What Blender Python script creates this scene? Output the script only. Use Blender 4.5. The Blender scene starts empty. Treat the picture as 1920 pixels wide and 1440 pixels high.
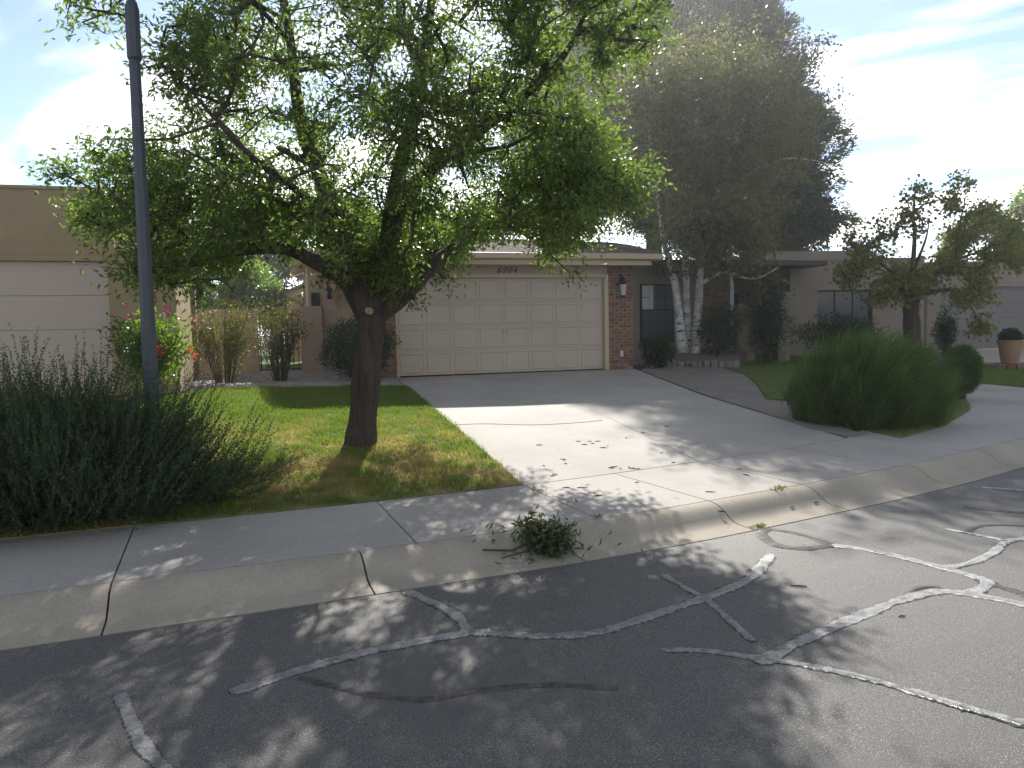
import bpy, math, random
import numpy as np
from mathutils import Vector, Matrix
from mathutils.geometry import delaunay_2d_cdt
random.seed(7); rng = np.random.default_rng(11)
S = bpy.context.scene; COL = S.collection
R_ = math.radians

# ------------------------------------------------------------------ camera, sky, sun, exposure
F, CH, PITCH, ROLL = 1400.0, 1.6, math.atan(100/1400.0), 0.021
cd = bpy.data.cameras.new('camera'); cam = bpy.data.objects.new('camera', cd); COL.objects.link(cam); S.camera = cam
cd.sensor_width = 36; cd.lens = F/1920*36; cd.clip_start = .05; cd.clip_end = 20000
cam.matrix_world = Matrix.Translation((0, 0, CH)) @ Matrix.Rotation(R_(90)-PITCH, 4, 'X') @ Matrix.Rotation(-ROLL, 4, 'Z')
SUN_EL, SUN_AZ = 33.0, 1.0            # degrees; azimuth measured from +Y towards +X
SUN_STRENGTH, SKY_STRENGTH, EXPOSURE = 4.5, 0.10, 0.9
GLARE_HAZE = .0016
W = bpy.data.worlds.new('World'); S.world = W; W.use_nodes = True
def build_world():
    nt = W.node_tree; N = nt.nodes; L = nt.links; N.clear()
    out = N.new('ShaderNodeOutputWorld'); bg = N.new('ShaderNodeBackground'); bg.inputs['Strength'].default_value = SKY_STRENGTH
    sky = N.new('ShaderNodeTexSky'); sky.sky_type = 'NISHITA'; sky.sun_disc = False
    sky.sun_elevation = R_(SUN_EL); sky.sun_rotation = R_(SUN_AZ); sky.altitude = 1600; sky.air_density = 1; sky.dust_density = .6; sky.ozone_density = 1.2
    tc = N.new('ShaderNodeTexCoord'); sep = N.new('ShaderNodeSeparateXYZ'); L.new(tc.outputs['Generated'], sep.inputs[0])
    zz = N.new('ShaderNodeMath'); zz.operation = 'MAXIMUM'; L.new(sep.outputs['Z'], zz.inputs[0]); zz.inputs[1].default_value = .03
    za = N.new('ShaderNodeMath'); za.operation = 'ADD'; L.new(zz.outputs[0], za.inputs[0]); za.inputs[1].default_value = .12
    dx = N.new('ShaderNodeMath'); dx.operation = 'DIVIDE'; L.new(sep.outputs['X'], dx.inputs[0]); L.new(za.outputs[0], dx.inputs[1])
    dy = N.new('ShaderNodeMath'); dy.operation = 'DIVIDE'; L.new(sep.outputs['Y'], dy.inputs[0]); L.new(za.outputs[0], dy.inputs[1])
    cb = N.new('ShaderNodeCombineXYZ'); L.new(dx.outputs[0], cb.inputs[0]); L.new(dy.outputs[0], cb.inputs[1])
    mp = N.new('ShaderNodeMapping'); L.new(cb.outputs[0], mp.inputs[0])
    mp.vector_type = 'TEXTURE'; mp.inputs['Rotation'].default_value = (0, 0, R_(-38)); mp.inputs['Scale'].default_value = (1.9, .62, 1); mp.inputs['Location'].default_value = (3.3, -2.4, 0)
    n1 = N.new('ShaderNodeTexNoise'); n1.inputs['Scale'].default_value = 1.25; n1.inputs['Detail'].default_value = 8; n1.inputs['Roughness'].default_value = .5
    n1.inputs['Distortion'].default_value = .35; L.new(mp.outputs[0], n1.inputs['Vector'])
    rp = N.new('ShaderNodeMapRange'); rp.interpolation_type = 'SMOOTHSTEP'; rp.inputs['From Min'].default_value = .42; rp.inputs['From Max'].default_value = .58
    L.new(n1.outputs['Fac'], rp.inputs['Value'])
    mul = N.new('ShaderNodeMath'); mul.operation = 'MULTIPLY'; L.new(rp.outputs[0], mul.inputs[0]); mul.inputs[1].default_value = .9
    mx = N.new('ShaderNodeMix'); mx.data_type = 'RGBA'; L.new(mul.outputs[0], mx.inputs['Factor'])
    bw = N.new('ShaderNodeRGBToBW'); L.new(sky.outputs[0], bw.inputs[0])          # thin clouds lit from behind: brightest towards the sun, as the sky is
    cm = N.new('ShaderNodeMath'); cm.operation = 'MULTIPLY_ADD'; L.new(bw.outputs[0], cm.inputs[0]); cm.inputs[1].default_value = 2.2; cm.inputs[2].default_value = .8
    L.new(sky.outputs[0], mx.inputs['A']); L.new(cm.outputs[0], mx.inputs['B'])
    L.new(mx.outputs['Result'], bg.inputs['Color']); L.new(bg.outputs[0], out.inputs[0])
build_world()
sl = bpy.data.lights.new('sun', 'SUN'); sl.energy = SUN_STRENGTH; sl.angle = R_(.53); sl.color = (1, .955, .88)
so = bpy.data.objects.new('sun', sl); COL.objects.link(so)
sd = Vector((math.sin(R_(SUN_AZ))*math.cos(R_(SUN_EL)), math.cos(R_(SUN_AZ))*math.cos(R_(SUN_EL)), math.sin(R_(SUN_EL))))
so.rotation_euler = sd.to_track_quat('Z', 'Y').to_euler(); so.location = (0, 60, 60)
vs = S.view_settings; vs.view_transform = 'Standard'; vs.look = 'None'; vs.exposure = EXPOSURE; vs.gamma = 1; vs.use_curve_mapping = False
S.cycles.use_denoising = True; S.cycles.max_bounces = 8; S.cycles.transparent_max_bounces = 8

# ------------------------------------------------------------------ pixels of the photograph to points of the place
def ray(x, y):
    u, v = x-960, 720-y; c, s = math.cos(ROLL), math.sin(ROLL)
    ur, vr = u*c+v*s, -u*s+v*c; cp, sp = math.cos(PITCH), math.sin(PITCH)
    return np.array([ur, F*cp+vr*sp, -F*sp+vr*cp])
def at(x, y, Y):
    d = ray(x, y); return d*(Y/d[1])+np.array([0, 0, CH])
RC = [(-30,-6.3),(-16,-1.1),(-8,1.75),(-4.5,3.08),(-2.68,3.78),(-1.06,4.42),(.34,5.0),(1.28,5.44),(2.0,5.83),(3.43,6.65),(4.58,7.37),(5.48,8.0),(6.9,9.0),(8.3,10.15),(11,12.6),(14,15.5),(18,19.2),(26,26)]
def catmull(P, n):
    P = [np.array(p, float) for p in P]; P = [2*P[0]-P[1]]+P+[2*P[-1]-P[-2]]; out = []
    for i in range(1, len(P)-2):
        a, b, c, d = P[i-1], P[i], P[i+1], P[i+2]
        for k in range(n):
            t = k/n; out.append(.5*((2*b)+(-a+c)*t+(2*a-5*b+4*c-d)*t*t+(-a+3*b-3*c+d)*t**3))
    out.append(P[-2]); return np.array(out)
KERB = catmull(RC, 8)
HL = np.array([(-40,8.0),(-9,11.4),(-5.9,12.4),(-2.6,16.3),(3,17.7),(4.6,21),(9,24),(18,25.5),(60,32)], float)
def dist(P, Ln):
    P = np.atleast_2d(P); best = np.full(len(P), 1e9); sg = np.ones(len(P))
    for a, b in zip(Ln[:-1], Ln[1:]):
        ab = b-a; t = np.clip(((P-a)@ab)/(ab@ab), 0, 1); v = P-(a+t[:, None]*ab)
        d = np.hypot(v[:, 0], v[:, 1]); m = d < best; cr = ab[0]*v[:, 1]-ab[1]*v[:, 0]
        best = np.where(m, d, best); sg = np.where(m, np.sign(cr), sg)
    return best*np.where(sg == 0, 1, sg)
KW, SW, FZ = .5, 1.8, .63
def gz(P):
    P = np.atleast_2d(np.array(P, float)[..., :2]); d = dist(P, KERB); h = np.clip(-dist(P, HL), 0, None)
    z = np.interp(d, [-3, 0, .16, .21, .26, .31, .36, .40, .45, .5, SW], [.05, 0, .008, .018, .042, .078, .108, .124, .134, .138, .165])
    dd = np.clip(d-SW, 0, None); t = dd/(dd+h+1e-6)
    return np.where(d > SW, .165+(FZ-.165)*t, z)
def G(x, y):
    r = ray(x, y); ts = np.linspace(1.5, 70, 1800)/r[1]
    p = r[None]*ts[:, None]+np.array([0, 0, CH]); z = gz(p[:, :2]); i = int(np.argmax(p[:, 2] < z))
    a, b = p[i-1], p[i]; da, db = a[2]-z[i-1], z[i]-b[2]; return a+(b-a)*da/(da+db)
def GG(*pts): return [tuple(G(*p)[:2]) for p in pts]
# kerb curve as an arc-length strip: P(s, d)
_sg = np.hypot(*np.diff(KERB, axis=0).T); SARC = np.concatenate([[0], np.cumsum(_sg)])
_tan = np.gradient(KERB, axis=0); _tan /= np.hypot(*_tan.T)[:, None]; NRM = np.stack([-_tan[:, 1], _tan[:, 0]], 1)
def PS(s, d):
    p = np.array([np.interp(s, SARC, KERB[:, k]) for k in (0, 1)]); n = np.array([np.interp(s, SARC, NRM[:, k]) for k in (0, 1)])
    return p+n/np.hypot(*n)*d
def s_of(p):
    return float(SARC[int(np.argmin(np.hypot(*(KERB-np.array(p)[:2]).T)))])

# ------------------------------------------------------------------ mesh helpers
class MB:
    def __init__(s): s.v = []; s.f = []
    def add(s, vs_, fs): o = len(s.v); s.v += [tuple(map(float, q)) for q in vs_]; s.f += [tuple(i+o for i in f) for f in fs]; return s
    def box(s, x0, x1, y0, y1, z0, z1):
        return s.add([(x0,y0,z0),(x1,y0,z0),(x1,y1,z0),(x0,y1,z0),(x0,y0,z1),(x1,y0,z1),(x1,y1,z1),(x0,y1,z1)],
                     [(0,3,2,1),(4,5,6,7),(0,1,5,4),(1,2,6,5),(2,3,7,6),(3,0,4,7)])
    def cbox(s, x0, x1, y0, y1, z0, z1, c=.008):        # box with chamfered vertical and top edges seen from -y
        v = []; 
        for z, k in ((z0, 0), (z1-c, 0), (z1, c)):
            a = [(x0+c+k,y0+k),(x1-c-k,y0+k),(x1-k,y0+c+k),(x1-k,y1-c-k),(x1-c-k,y1-k),(x0+c+k,y1-k),(x0+k,y1-c-k),(x0+k,y0+c+k)]
            v += [(p[0], p[1], z) for p in a]
        f = [tuple(range(7, -1, -1)), tuple(range(16, 24))]
        for r in (0, 8):
            for i in range(8): j = (i+1) % 8; f.append((r+i, r+j, r+8+j, r+8+i))
        return s.add(v, f)
    def tube(s, pts, rad, n=8, cap=True):
        pts = [Vector(map(float, p)) for p in pts]; m = len(pts); rad = rad if hasattr(rad, '__len__') else [rad]*m
        vs_ = []; up = None
        for i, p in enumerate(pts):
            t = (pts[min(i+1, m-1)]-pts[max(i-1, 0)])
            t = t.normalized() if t.length > 1e-9 else Vector((0, 0, 1))
            if up is None: up = t.orthogonal().normalized()
            up = (up-t*up.dot(t)); up = up.normalized() if up.length > 1e-6 else t.orthogonal().normalized()
            w = t.cross(up)
            for k in range(n):
                a = 2*math.pi*k/n; vs_.append(p+(up*math.cos(a)+w*math.sin(a))*rad[i])
        fs = [(i*n+k, i*n+(k+1) % n, (i+1)*n+(k+1) % n, (i+1)*n+k) for i in range(m-1) for k in range(n)]
        if cap: fs += [tuple(range(n-1, -1, -1)), tuple((m-1)*n+k for k in range(n))]
        return s.add(vs_, fs)
    def lathe(s, prof, n=24, c=(0, 0, 0)):
        vs_ = [(c[0]+r*math.cos(2*math.pi*k/n), c[1]+r*math.sin(2*math.pi*k/n), c[2]+z) for r, z in prof for k in range(n)]
        fs = [(i*n+k, i*n+(k+1) % n, (i+1)*n+(k+1) % n, (i+1)*n+k) for i in range(len(prof)-1) for k in range(n)]
        return s.add(vs_, fs+[tuple(range(n-1, -1, -1)), tuple((len(prof)-1)*n+k for k in range(n))])
    def mesh(s, name, smooth=False):
        me = bpy.data.meshes.new(name); me.from_pydata(s.v, [], s.f); me.update()
        if smooth: me.polygons.foreach_set('use_smooth', [True]*len(me.polygons))
        return me
    def build(s, name, m, parent=None, smooth=False, **kw): return link(name, s.mesh(name, smooth), m, parent, **kw)
def link(name, me, m, parent=None, loc=None, **kw):
    o = bpy.data.objects.new(name, me); COL.objects.link(o)
    if m is not None and len(me.materials) == 0: me.materials.append(m)
    if parent is not None: o.parent = parent
    if loc is not None: o.location = loc
    for k, v in kw.items(): o[k] = v
    return o
def thing(name, label, cat, loc=(0, 0, 0), rz=0, group=None):
    o = bpy.data.objects.new(name, None); COL.objects.link(o); o.location = loc; o.rotation_euler = (0, 0, rz)
    o.empty_display_size = .2; o['label'] = label; o['category'] = cat
    if group: o['group'] = group
    return o
def tag(o, label, cat, group=None):
    o['label'] = label; o['category'] = cat
    if group: o['group'] = group
    return o
def np_mesh(name, V, Q):
    me = bpy.data.meshes.new(name); k = Q.shape[1]
    me.vertices.add(len(V)); me.vertices.foreach_set('co', np.ascontiguousarray(V, np.float32).ravel())
    me.loops.add(Q.size); me.loops.foreach_set('vertex_index', np.ascontiguousarray(Q, np.int32).ravel())
    me.polygons.add(len(Q)); me.polygons.foreach_set('loop_start', np.arange(0, Q.size, k, dtype=np.int32))
    me.polygons.foreach_set('loop_total', np.full(len(Q), k, np.int32)); me.update(calc_edges=True); return me
def sheet_mesh(name, poly, step=.3, dz=0., skirt=0., zf=None):
    """a ground sheet that follows the terrain, filling a plan polygon"""
    P = []
    for a, b in zip(poly, poly[1:]+poly[:1]):
        a, b = np.array(a[:2], float), np.array(b[:2], float); n = max(1, int(np.hypot(*(b-a))/step))
        P += [tuple(a+(b-a)*k/n) for k in range(n)]
    nb = len(P); A = np.array(P); x0, y0 = A.min(0); x1, y1 = A.max(0)
    gx, gy = np.meshgrid(np.arange(x0+step/2, x1, step), np.arange(y0+step/2, y1, step)); Q = np.stack([gx.ravel(), gy.ravel()], 1)
    ins = inside(Q, A) & (np.abs(dist(Q, np.vstack([A, A[:1]]))) > step*.35); Q = Q[ins]
    area = .5*np.sum(A[:, 0]*np.roll(A[:, 1], -1)-np.roll(A[:, 0], -1)*A[:, 1])
    order = list(range(nb)) if area > 0 else list(range(nb-1, -1, -1))
    vin = [Vector(p) for p in P]+[Vector(q) for q in Q]
    v, e, f, *_ = delaunay_2d_cdt(vin, [], [order], 1, 1e-5)
    XY = np.array([(q.x, q.y) for q in v]); z = (gz(XY) if zf is None else zf(XY))+dz
    verts = [(a[0], a[1], zz) for a, zz in zip(XY, z)]; faces = [tuple(q) for q in f]
    if skirt:
        cnt = {}
        for q in faces:
            for i in range(len(q)):
                k = (q[i], q[(i+1) % len(q)]); cnt[k] = 1
        for (i, j) in list(cnt):
            if (j, i) not in cnt:
                o = len(verts); verts += [(verts[i][0], verts[i][1], verts[i][2]-skirt), (verts[j][0], verts[j][1], verts[j][2]-skirt)]
                faces.append((j, i, o, o+1))
    me = bpy.data.meshes.new(name); me.from_pydata(verts, [], faces); me.update(); return me
def inside(Q, A):
    r = np.zeros(len(Q), bool); n = len(A)
    for i in range(n):
        a, b = A[i], A[(i+1) % n]
        if a[1] == b[1]: continue
        c = ((a[1] > Q[:, 1]) != (b[1] > Q[:, 1])) & (Q[:, 0] < (b[0]-a[0])*(Q[:, 1]-a[1])/(b[1]-a[1])+a[0]); r ^= c
    return r
def inset(poly, e):
    c = np.mean(np.array(poly), 0); return [tuple(np.array(p)+(c-np.array(p))/np.hypot(*(c-np.array(p)))*e) for p in poly]

# ------------------------------------------------------------------ materials
def nodes(name):
    m = bpy.data.materials.new(name); m.use_nodes = True; nt = m.node_tree; nt.nodes.clear()
    out = nt.nodes.new('ShaderNodeOutputMaterial'); return m, nt, out
def mixc(nt, fac, a, b):
    x = nt.nodes.new('ShaderNodeMix'); x.data_type = 'RGBA'
    for k, v in (('Factor', fac), ('A', a), ('B', b)):
        if hasattr(v, 'is_linked'): nt.links.new(v, x.inputs[k])
        else: x.inputs[k].default_value = v if k == 'Factor' else (*v, 1)
    return x.outputs['Result']
def noise(nt, scale, detail=4, rough=.55, vec=None, dist_=0, lo=.3, hi=.7):
    n = nt.nodes.new('ShaderNodeTexNoise'); n.inputs['Scale'].default_value = scale; n.inputs['Detail'].default_value = detail
    n.inputs['Roughness'].default_value = rough; n.inputs['Distortion'].default_value = dist_
    if vec is None:
        g = nt.nodes.new('ShaderNodeNewGeometry'); vec = g.outputs['Position']
    nt.links.new(vec, n.inputs['Vector'])
    r = nt.nodes.new('ShaderNodeMapRange'); r.inputs['From Min'].default_value = lo; r.inputs['From Max'].default_value = hi
    nt.links.new(n.outputs['Fac'], r.inputs['Value']); return r.outputs[0]
def mat(name, col, col2=None, s1=3., s2=40., fine=.25, rough=.85, bump=.3, bscale=60., bdist=.004, spec=.3, metal=0., stretch=None, island=None):
    """base colour varied by a broad and a fine noise, fine relief as bump"""
    m, nt, out = nodes(name); b = nt.nodes.new('ShaderNodeBsdfPrincipled'); nt.links.new(b.outputs[0], out.inputs[0])
    vec = None
    if stretch:
        g = nt.nodes.new('ShaderNodeNewGeometry'); mp = nt.nodes.new('ShaderNodeMapping'); mp.inputs['Scale'].default_value = stretch
        nt.links.new(g.outputs['Position'], mp.inputs[0]); vec = mp.outputs[0]
    c2 = col2 or tuple(c*.82 for c in col)
    c = mixc(nt, noise(nt, s1, 5, vec=vec), col, c2)
    dark = mixc(nt, fine, c, (0, 0, 0)) if fine else c
    c = mixc(nt, noise(nt, s2, 3, vec=vec), c, dark)
    if island:
        oi = nt.nodes.new('ShaderNodeObjectInfo'); rr = nt.nodes.new('ShaderNodeValToRGB'); nt.links.new(oi.outputs['Random'], rr.inputs[0])
        el = rr.color_ramp.elements
        while len(el) < len(island): el.new(.5)
        for i, k in enumerate(island): el[i].position = i/(len(island)-1); el[i].color = (*k, 1)
        mm = nt.nodes.new('ShaderNodeMix'); mm.data_type = 'RGBA'; mm.blend_type = 'MULTIPLY'; mm.inputs['Factor'].default_value = 1
        nt.links.new(c, mm.inputs['A']); nt.links.new(rr.outputs[0], mm.inputs['B']); c = mm.outputs['Result']
    nt.links.new(c, b.inputs['Base Color']); b.inputs['Roughness'].default_value = rough; b.inputs['Metallic'].default_value = metal
    b.inputs['Specular IOR Level'].default_value = spec
    if bump:
        bp = nt.nodes.new('ShaderNodeBump'); bp.inputs['Strength'].default_value = bump; bp.inputs['Distance'].default_value = bdist
        nt.links.new(noise(nt, bscale, 4, .6, vec=vec), bp.inputs['Height']); nt.links.new(bp.outputs[0], b.inputs['Normal'])
    return m
def leafmat(name, cols, trans=.45, tcol=1.6, rough=.45, spec=.35, pos_noise=None):
    """thin leaves: part of the light passes through them; each leaf has a tint of its own"""
    m, nt, out = nodes(name); N = nt.nodes; L = nt.links
    g = N.new('ShaderNodeNewGeometry'); rr = N.new('ShaderNodeValToRGB'); L.new(g.outputs['Random Per Island'], rr.inputs[0])
    el = rr.color_ramp.elements
    while len(el) < len(cols): el.new(.5)
    for i, k in enumerate(cols): el[i].position = i/(len(cols)-1); el[i].color = (*k, 1)
    c = rr.outputs[0]
    if pos_noise: c = mixc(nt, noise(nt, pos_noise[0], 3, lo=.45, hi=.62), c, pos_noise[1])
    b = N.new('ShaderNodeBsdfPrincipled'); L.new(c, b.inputs['Base Color']); b.inputs['Roughness'].default_value = rough; b.inputs['Specular IOR Level'].default_value = spec
    t = N.new('ShaderNodeBsdfTranslucent'); k = N.new('ShaderNodeMix'); k.data_type = 'RGBA'; k.blend_type = 'MULTIPLY'; k.inputs['Factor'].default_value = 1
    L.new(c, k.inputs['A']); k.inputs['B'].default_value = (tcol*1.1, tcol*1.15, tcol*.55, 1); L.new(k.outputs['Result'], t.inputs[0])
    ms = N.new('ShaderNodeMixShader'); ms.inputs[0].default_value = trans; L.new(b.outputs[0], ms.inputs[1]); L.new(t.outputs[0], ms.inputs[2]); L.new(ms.outputs[0], out.inputs[0])
    return m
def glass(name, col, rough=.05):
    m, nt, out = nodes(name); b = nt.nodes.new('ShaderNodeBsdfPrincipled'); b.inputs['Base Color'].default_value = (*col, 1)
    b.inputs['Roughness'].default_value = rough; b.inputs['Specular IOR Level'].default_value = .3; nt.links.new(b.outputs[0], out.inputs[0]); return m
def asphalt_mat():
    m, nt, out = nodes('asphalt'); N, L = nt.nodes, nt.links; b = N.new('ShaderNodeBsdfPrincipled'); L.new(b.outputs[0], out.inputs[0])
    c = mixc(nt, noise(nt, .9, 5, .6), (.155, .147, .136), (.115, .108, .100))
    c = mixc(nt, noise(nt, 120, 3, .8, lo=.40, hi=.62), c, (.055, .053, .052))
    c = mixc(nt, noise(nt, 170, 2, .7, lo=.60, hi=.68), c, (.42, .41, .39))
    c = mixc(nt, noise(nt, .35, 4, .6, dist_=1., lo=.52, hi=.66), c, (.085, .082, .08))
    L.new(c, b.inputs['Base Color']); b.inputs['Roughness'].default_value = .62; b.inputs['Specular IOR Level'].default_value = .35
    bp = N.new('ShaderNodeBump'); bp.inputs['Strength'].default_value = .55; bp.inputs['Distance'].default_value = .004
    L.new(noise(nt, 140, 3, .8), bp.inputs['Height']); L.new(bp.outputs[0], b.inputs['Normal']); return m
def seal_mat(name, col, rough, spec, bump, metal=0.):
    m, nt, out = nodes(name); N, L = nt.nodes, nt.links; b = N.new('ShaderNodeBsdfPrincipled'); L.new(b.outputs[0], out.inputs[0])
    L.new(mixc(nt, noise(nt, 22, 5, .7, lo=.42, hi=.66), col, tuple(k*.4 for k in col)), b.inputs['Base Color']); b.inputs['Specular IOR Level'].default_value = spec; b.inputs['Metallic'].default_value = metal
    rn = N.new('ShaderNodeMapRange'); rn.inputs['To Min'].default_value = rough-.08; rn.inputs['To Max'].default_value = rough+.14
    L.new(noise(nt, 14, 4), rn.inputs['Value']); L.new(rn.outputs[0], b.inputs['Roughness'])
    bp = N.new('ShaderNodeBump'); bp.inputs['Strength'].default_value = bump; bp.inputs['Distance'].default_value = .006
    L.new(noise(nt, 90, 4, .75), bp.inputs['Height']); L.new(bp.outputs[0], b.inputs['Normal']); return m
M = dict(
 asphalt=asphalt_mat(),
 seal=seal_mat('fresh_glint_tar_seal', (.34, .34, .345), .35, .8, 1., .72), seal_old=seal_mat('old_tar_seal', (.095, .084, .077), .7, .25, .3),  # fresh seal: sun glint on black tar put into its silvery metallic colour
 concrete=mat('concrete', (.445, .415, .38), (.335, .31, .28), .75, 45, .2, .8, .3, 140, .002),
 concrete2=mat('kerb_concrete', (.44, .385, .31), (.32, .28, .225), 1.2, 60, .2, .82, .35, 160, .002),
 aggregate=mat('aggregate_paving', (.30, .265, .23), (.22, .195, .17), 2., 120, .4, .85, .5, 110, .004),
 earth=mat('earth', (.20, .16, .115), (.14, .115, .085), .8, 30, .35, .95, .6, 25, .02),
 stucco=mat('pink_stucco', (.50, .39, .295), (.42, .325, .24), 1.5, 60, .08, .9, .5, 90, .004),
 stucco_tan=mat('tan_stucco', (.38, .285, .165), (.315, .235, .135), 1.2, 60, .1, .9, .5, 90, .004),
 stucco_grey=mat('grey_stucco', (.30, .25, .195), (.25, .205, .16), 1.0, 60, .1, .9, .5, 90, .004),
 door=mat('garage_door_paint', (.52, .425, .34), (.465, .375, .295), .8, 20, .05, .55, .08, 50, .001),
 door2=mat('neighbour_door_paint', (.52, .42, .34), (.49, .395, .32), .8, 20, .05, .6, .08, 50, .001),
 trim=mat('trim_paint', (.52, .42, .27), (.48, .385, .25), 2, 30, .06, .5, .1, 50, .001),
 brick=mat('brick', (.40, .40, .40), (.30, .30, .30), 20, 90, .35, .9, .6, 120, .003,
           island=[(.80, .42, .27), (1.0, .55, .36), (.62, .30, .21), (.95, .62, .42), (.72, .40, .28), (.45, .27, .22)]),
 mortar=mat('mortar', (.36, .31, .26), None, 8, 80, .2, .95, .5, 120),
 shingle=mat('shingle', (.34, .34, .34), (.24, .24, .24), 8, 160, .4, .95, .7, 180, .003, island=[(.50, .36, .28), (.75, .56, .46), (.42, .30, .25), (.62, .45, .38)]),
 roofdeck=mat('roof_deck', (.12, .09, .075), None, 4, 60, .3, .95, .3),
 chim=mat('chimney_stucco', (.50, .36, .30), None, 2, 60, .1, .9, .4, 90),
 iron=mat('black_iron', (.018, .018, .02), None, 8, 60, .2, .5, .1, spec=.4),
 pole=mat('grey_painted_steel', (.058, .066, .080), (.045, .052, .064), 6, 60, .12, .42, .12, 50, .001, spec=.45),
 bark=mat('furrowed_bark', (.115, .088, .068), (.055, .042, .034), 9, 40, .4, .95, 1., 14, .03, stretch=(1, 1, .16)),
 bark_twig=mat('twig_bark', (.10, .08, .06), None, 6, 40, .3, .9, .2),
 birch=None,
 pinebark=mat('pine_bark', (.10, .072, .055), (.05, .037, .03), 6, 25, .4, .95, 1., 9, .04, stretch=(1, 1, .3)),
 scar=mat('cut_wood', (.42, .33, .21), (.26, .19, .115), 45, 60, .2, .9, .3),
 white=mat('white_paint', (.62, .60, .56), None, 3, 40, .06, .5, .05),
 terracotta=mat('terracotta', (.36, .225, .13), (.29, .175, .10), 4, 40, .12, .8, .25, 60),
 stone=mat('edging_stone', (.28, .265, .245), (.18, .17, .155), 5, 40, .3, .9, .7, 30, .01),
 pebble=mat('pebble', (.40, .36, .32), (.26, .235, .21), 3, 40, .25, .9, .4, 40, .006),
 curtain=mat('curtain', (.62, .62, .64), None, 2, 30, .05, .9, .1),
 pane=glass('window_glass', (.025, .03, .036)), lampglass=glass('lantern_glass', (.45, .47, .45), .2),
 frame=mat('dark_frame', (.04, .036, .034), None, 5, 40, .1, .5, .05),
 hill=mat('far_hill', (.20, .24, .33), (.16, .20, .29), .002, .01, .1, 1, 0),
)
def birch_mat():
    m, nt, out = nodes('birch_bark'); N, L = nt.nodes, nt.links; b = N.new('ShaderNodeBsdfPrincipled'); L.new(b.outputs[0], out.inputs[0])
    g = N.new('ShaderNodeNewGeometry'); mp = N.new('ShaderNodeMapping'); mp.inputs['Scale'].default_value = (3, 3, 9); L.new(g.outputs['Position'], mp.inputs[0])
    c = mixc(nt, noise(nt, 1.6, 4, .6, vec=mp.outputs[0], lo=.56, hi=.62), (.62, .60, .56), (.045, .04, .036))
    L.new(mixc(nt, noise(nt, 3, 3, lo=.5, hi=.62), c, (.36, .33, .30)), b.inputs['Base Color']); b.inputs['Roughness'].default_value = .8
    return m
M['birch'] = birch_mat()
def lawn_mat(name, blade):
    m, nt, out = nodes(name); N, L = nt.nodes, nt.links
    g = N.new('ShaderNodeNewGeometry')
    green = mixc(nt, noise(nt, 2.2, 3), (.125, .175, .030), (.085, .140, .022)); straw = (.34, .26, .13)
    f1 = noise(nt, 1.7, 6, .68, lo=.42, hi=.60); sep = N.new('ShaderNodeSeparateXYZ'); L.new(g.outputs['Position'], sep.inputs[0])
    mr = N.new('ShaderNodeMapRange'); L.new(sep.outputs['Y'], mr.inputs['Value'])       # the lawn is dry towards the pavement
    mr.inputs['From Min'].default_value = 11.2; mr.inputs['From Max'].default_value = 8.0; mr.inputs['To Min'].default_value = .05; mr.inputs['To Max'].default_value = 1
    mu = N.new('ShaderNodeMath'); mu.operation = 'MULTIPLY'; L.new(f1, mu.inputs[0]); L.new(mr.outputs[0], mu.inputs[1])
    c = mixc(nt, mu.outputs[0], green, straw)
    if blade:
        c = mixc(nt, .35, c, (.13, .17, .04)) if False else c
        b = N.new('ShaderNodeBsdfPrincipled'); L.new(c, b.inputs['Base Color']); b.inputs['Roughness'].default_value = .6; b.inputs['Specular IOR Level'].default_value = .2
        t = N.new('ShaderNodeBsdfTranslucent'); k = N.new('ShaderNodeMix'); k.data_type = 'RGBA'; k.blend_type = 'MULTIPLY'; k.inputs['Factor'].default_value = 1
        L.new(c, k.inputs['A']); k.inputs['B'].default_value = (1.7, 1.8, 1.0, 1); L.new(k.outputs['Result'], t.inputs[0])
        ms = N.new('ShaderNodeMixShader'); ms.inputs[0].default_value = .5; L.new(b.outputs[0], ms.inputs[1]); L.new(t.outputs[0], ms.inputs[2]); L.new(ms.outputs[0], out.inputs[0])
    else:
        b = N.new('ShaderNodeBsdfPrincipled'); L.new(mixc(nt, .35, c, (.10, .08, .05)), b.inputs['Base Color']); b.inputs['Roughness'].default_value = .95
        bp = N.new('ShaderNodeBump'); bp.inputs['Strength'].default_value = .7; bp.inputs['Distance'].default_value = .02
        L.new(noise(nt, 45, 3), bp.inputs['Height']); L.new(bp.outputs[0], b.inputs['Normal']); L.new(b.outputs[0], out.inputs[0])
    return m
M['lawn'] = lawn_mat('lawn_soil', False); M['blade'] = lawn_mat('grass_blades', True)
M['ash'] = leafmat('ash_leaves', [(.044, .074, .022), (.064, .100, .028), (.054, .088, .026), (.095, .125, .034), (.078, .112, .030)], .62, 2.6, .36, .6)
M['birchleaf'] = leafmat('birch_leaves', [(.075, .092, .044), (.09, .105, .05), (.11, .108, .046), (.068, .086, .04), (.15, .11, .045)], .55, 1.7, .38, .6)
M['pine'] = leafmat('pine_needles', [(.034, .050, .020), (.048, .064, .026), (.040, .060, .022), (.065, .066, .028)], .35, 1.5, .5, .3)
M['pear'] = leafmat('pear_leaves', [(.085, .115, .026), (.11, .135, .03), (.12, .11, .03), (.08, .11, .026), (.16, .085, .035)], .58, 2.0, .4, .5)
M['dark'] = leafmat('dark_leaves', [(.020, .045, .014), (.030, .060, .018), (.026, .052, .016)], .3, 1.4, .4, .4)
M['bright'] = leafmat('bright_leaves', [(.055, .105, .02), (.075, .135, .024), (.12, .165, .03), (.06, .11, .022)], .55, 2.0, .32, .7)
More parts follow.
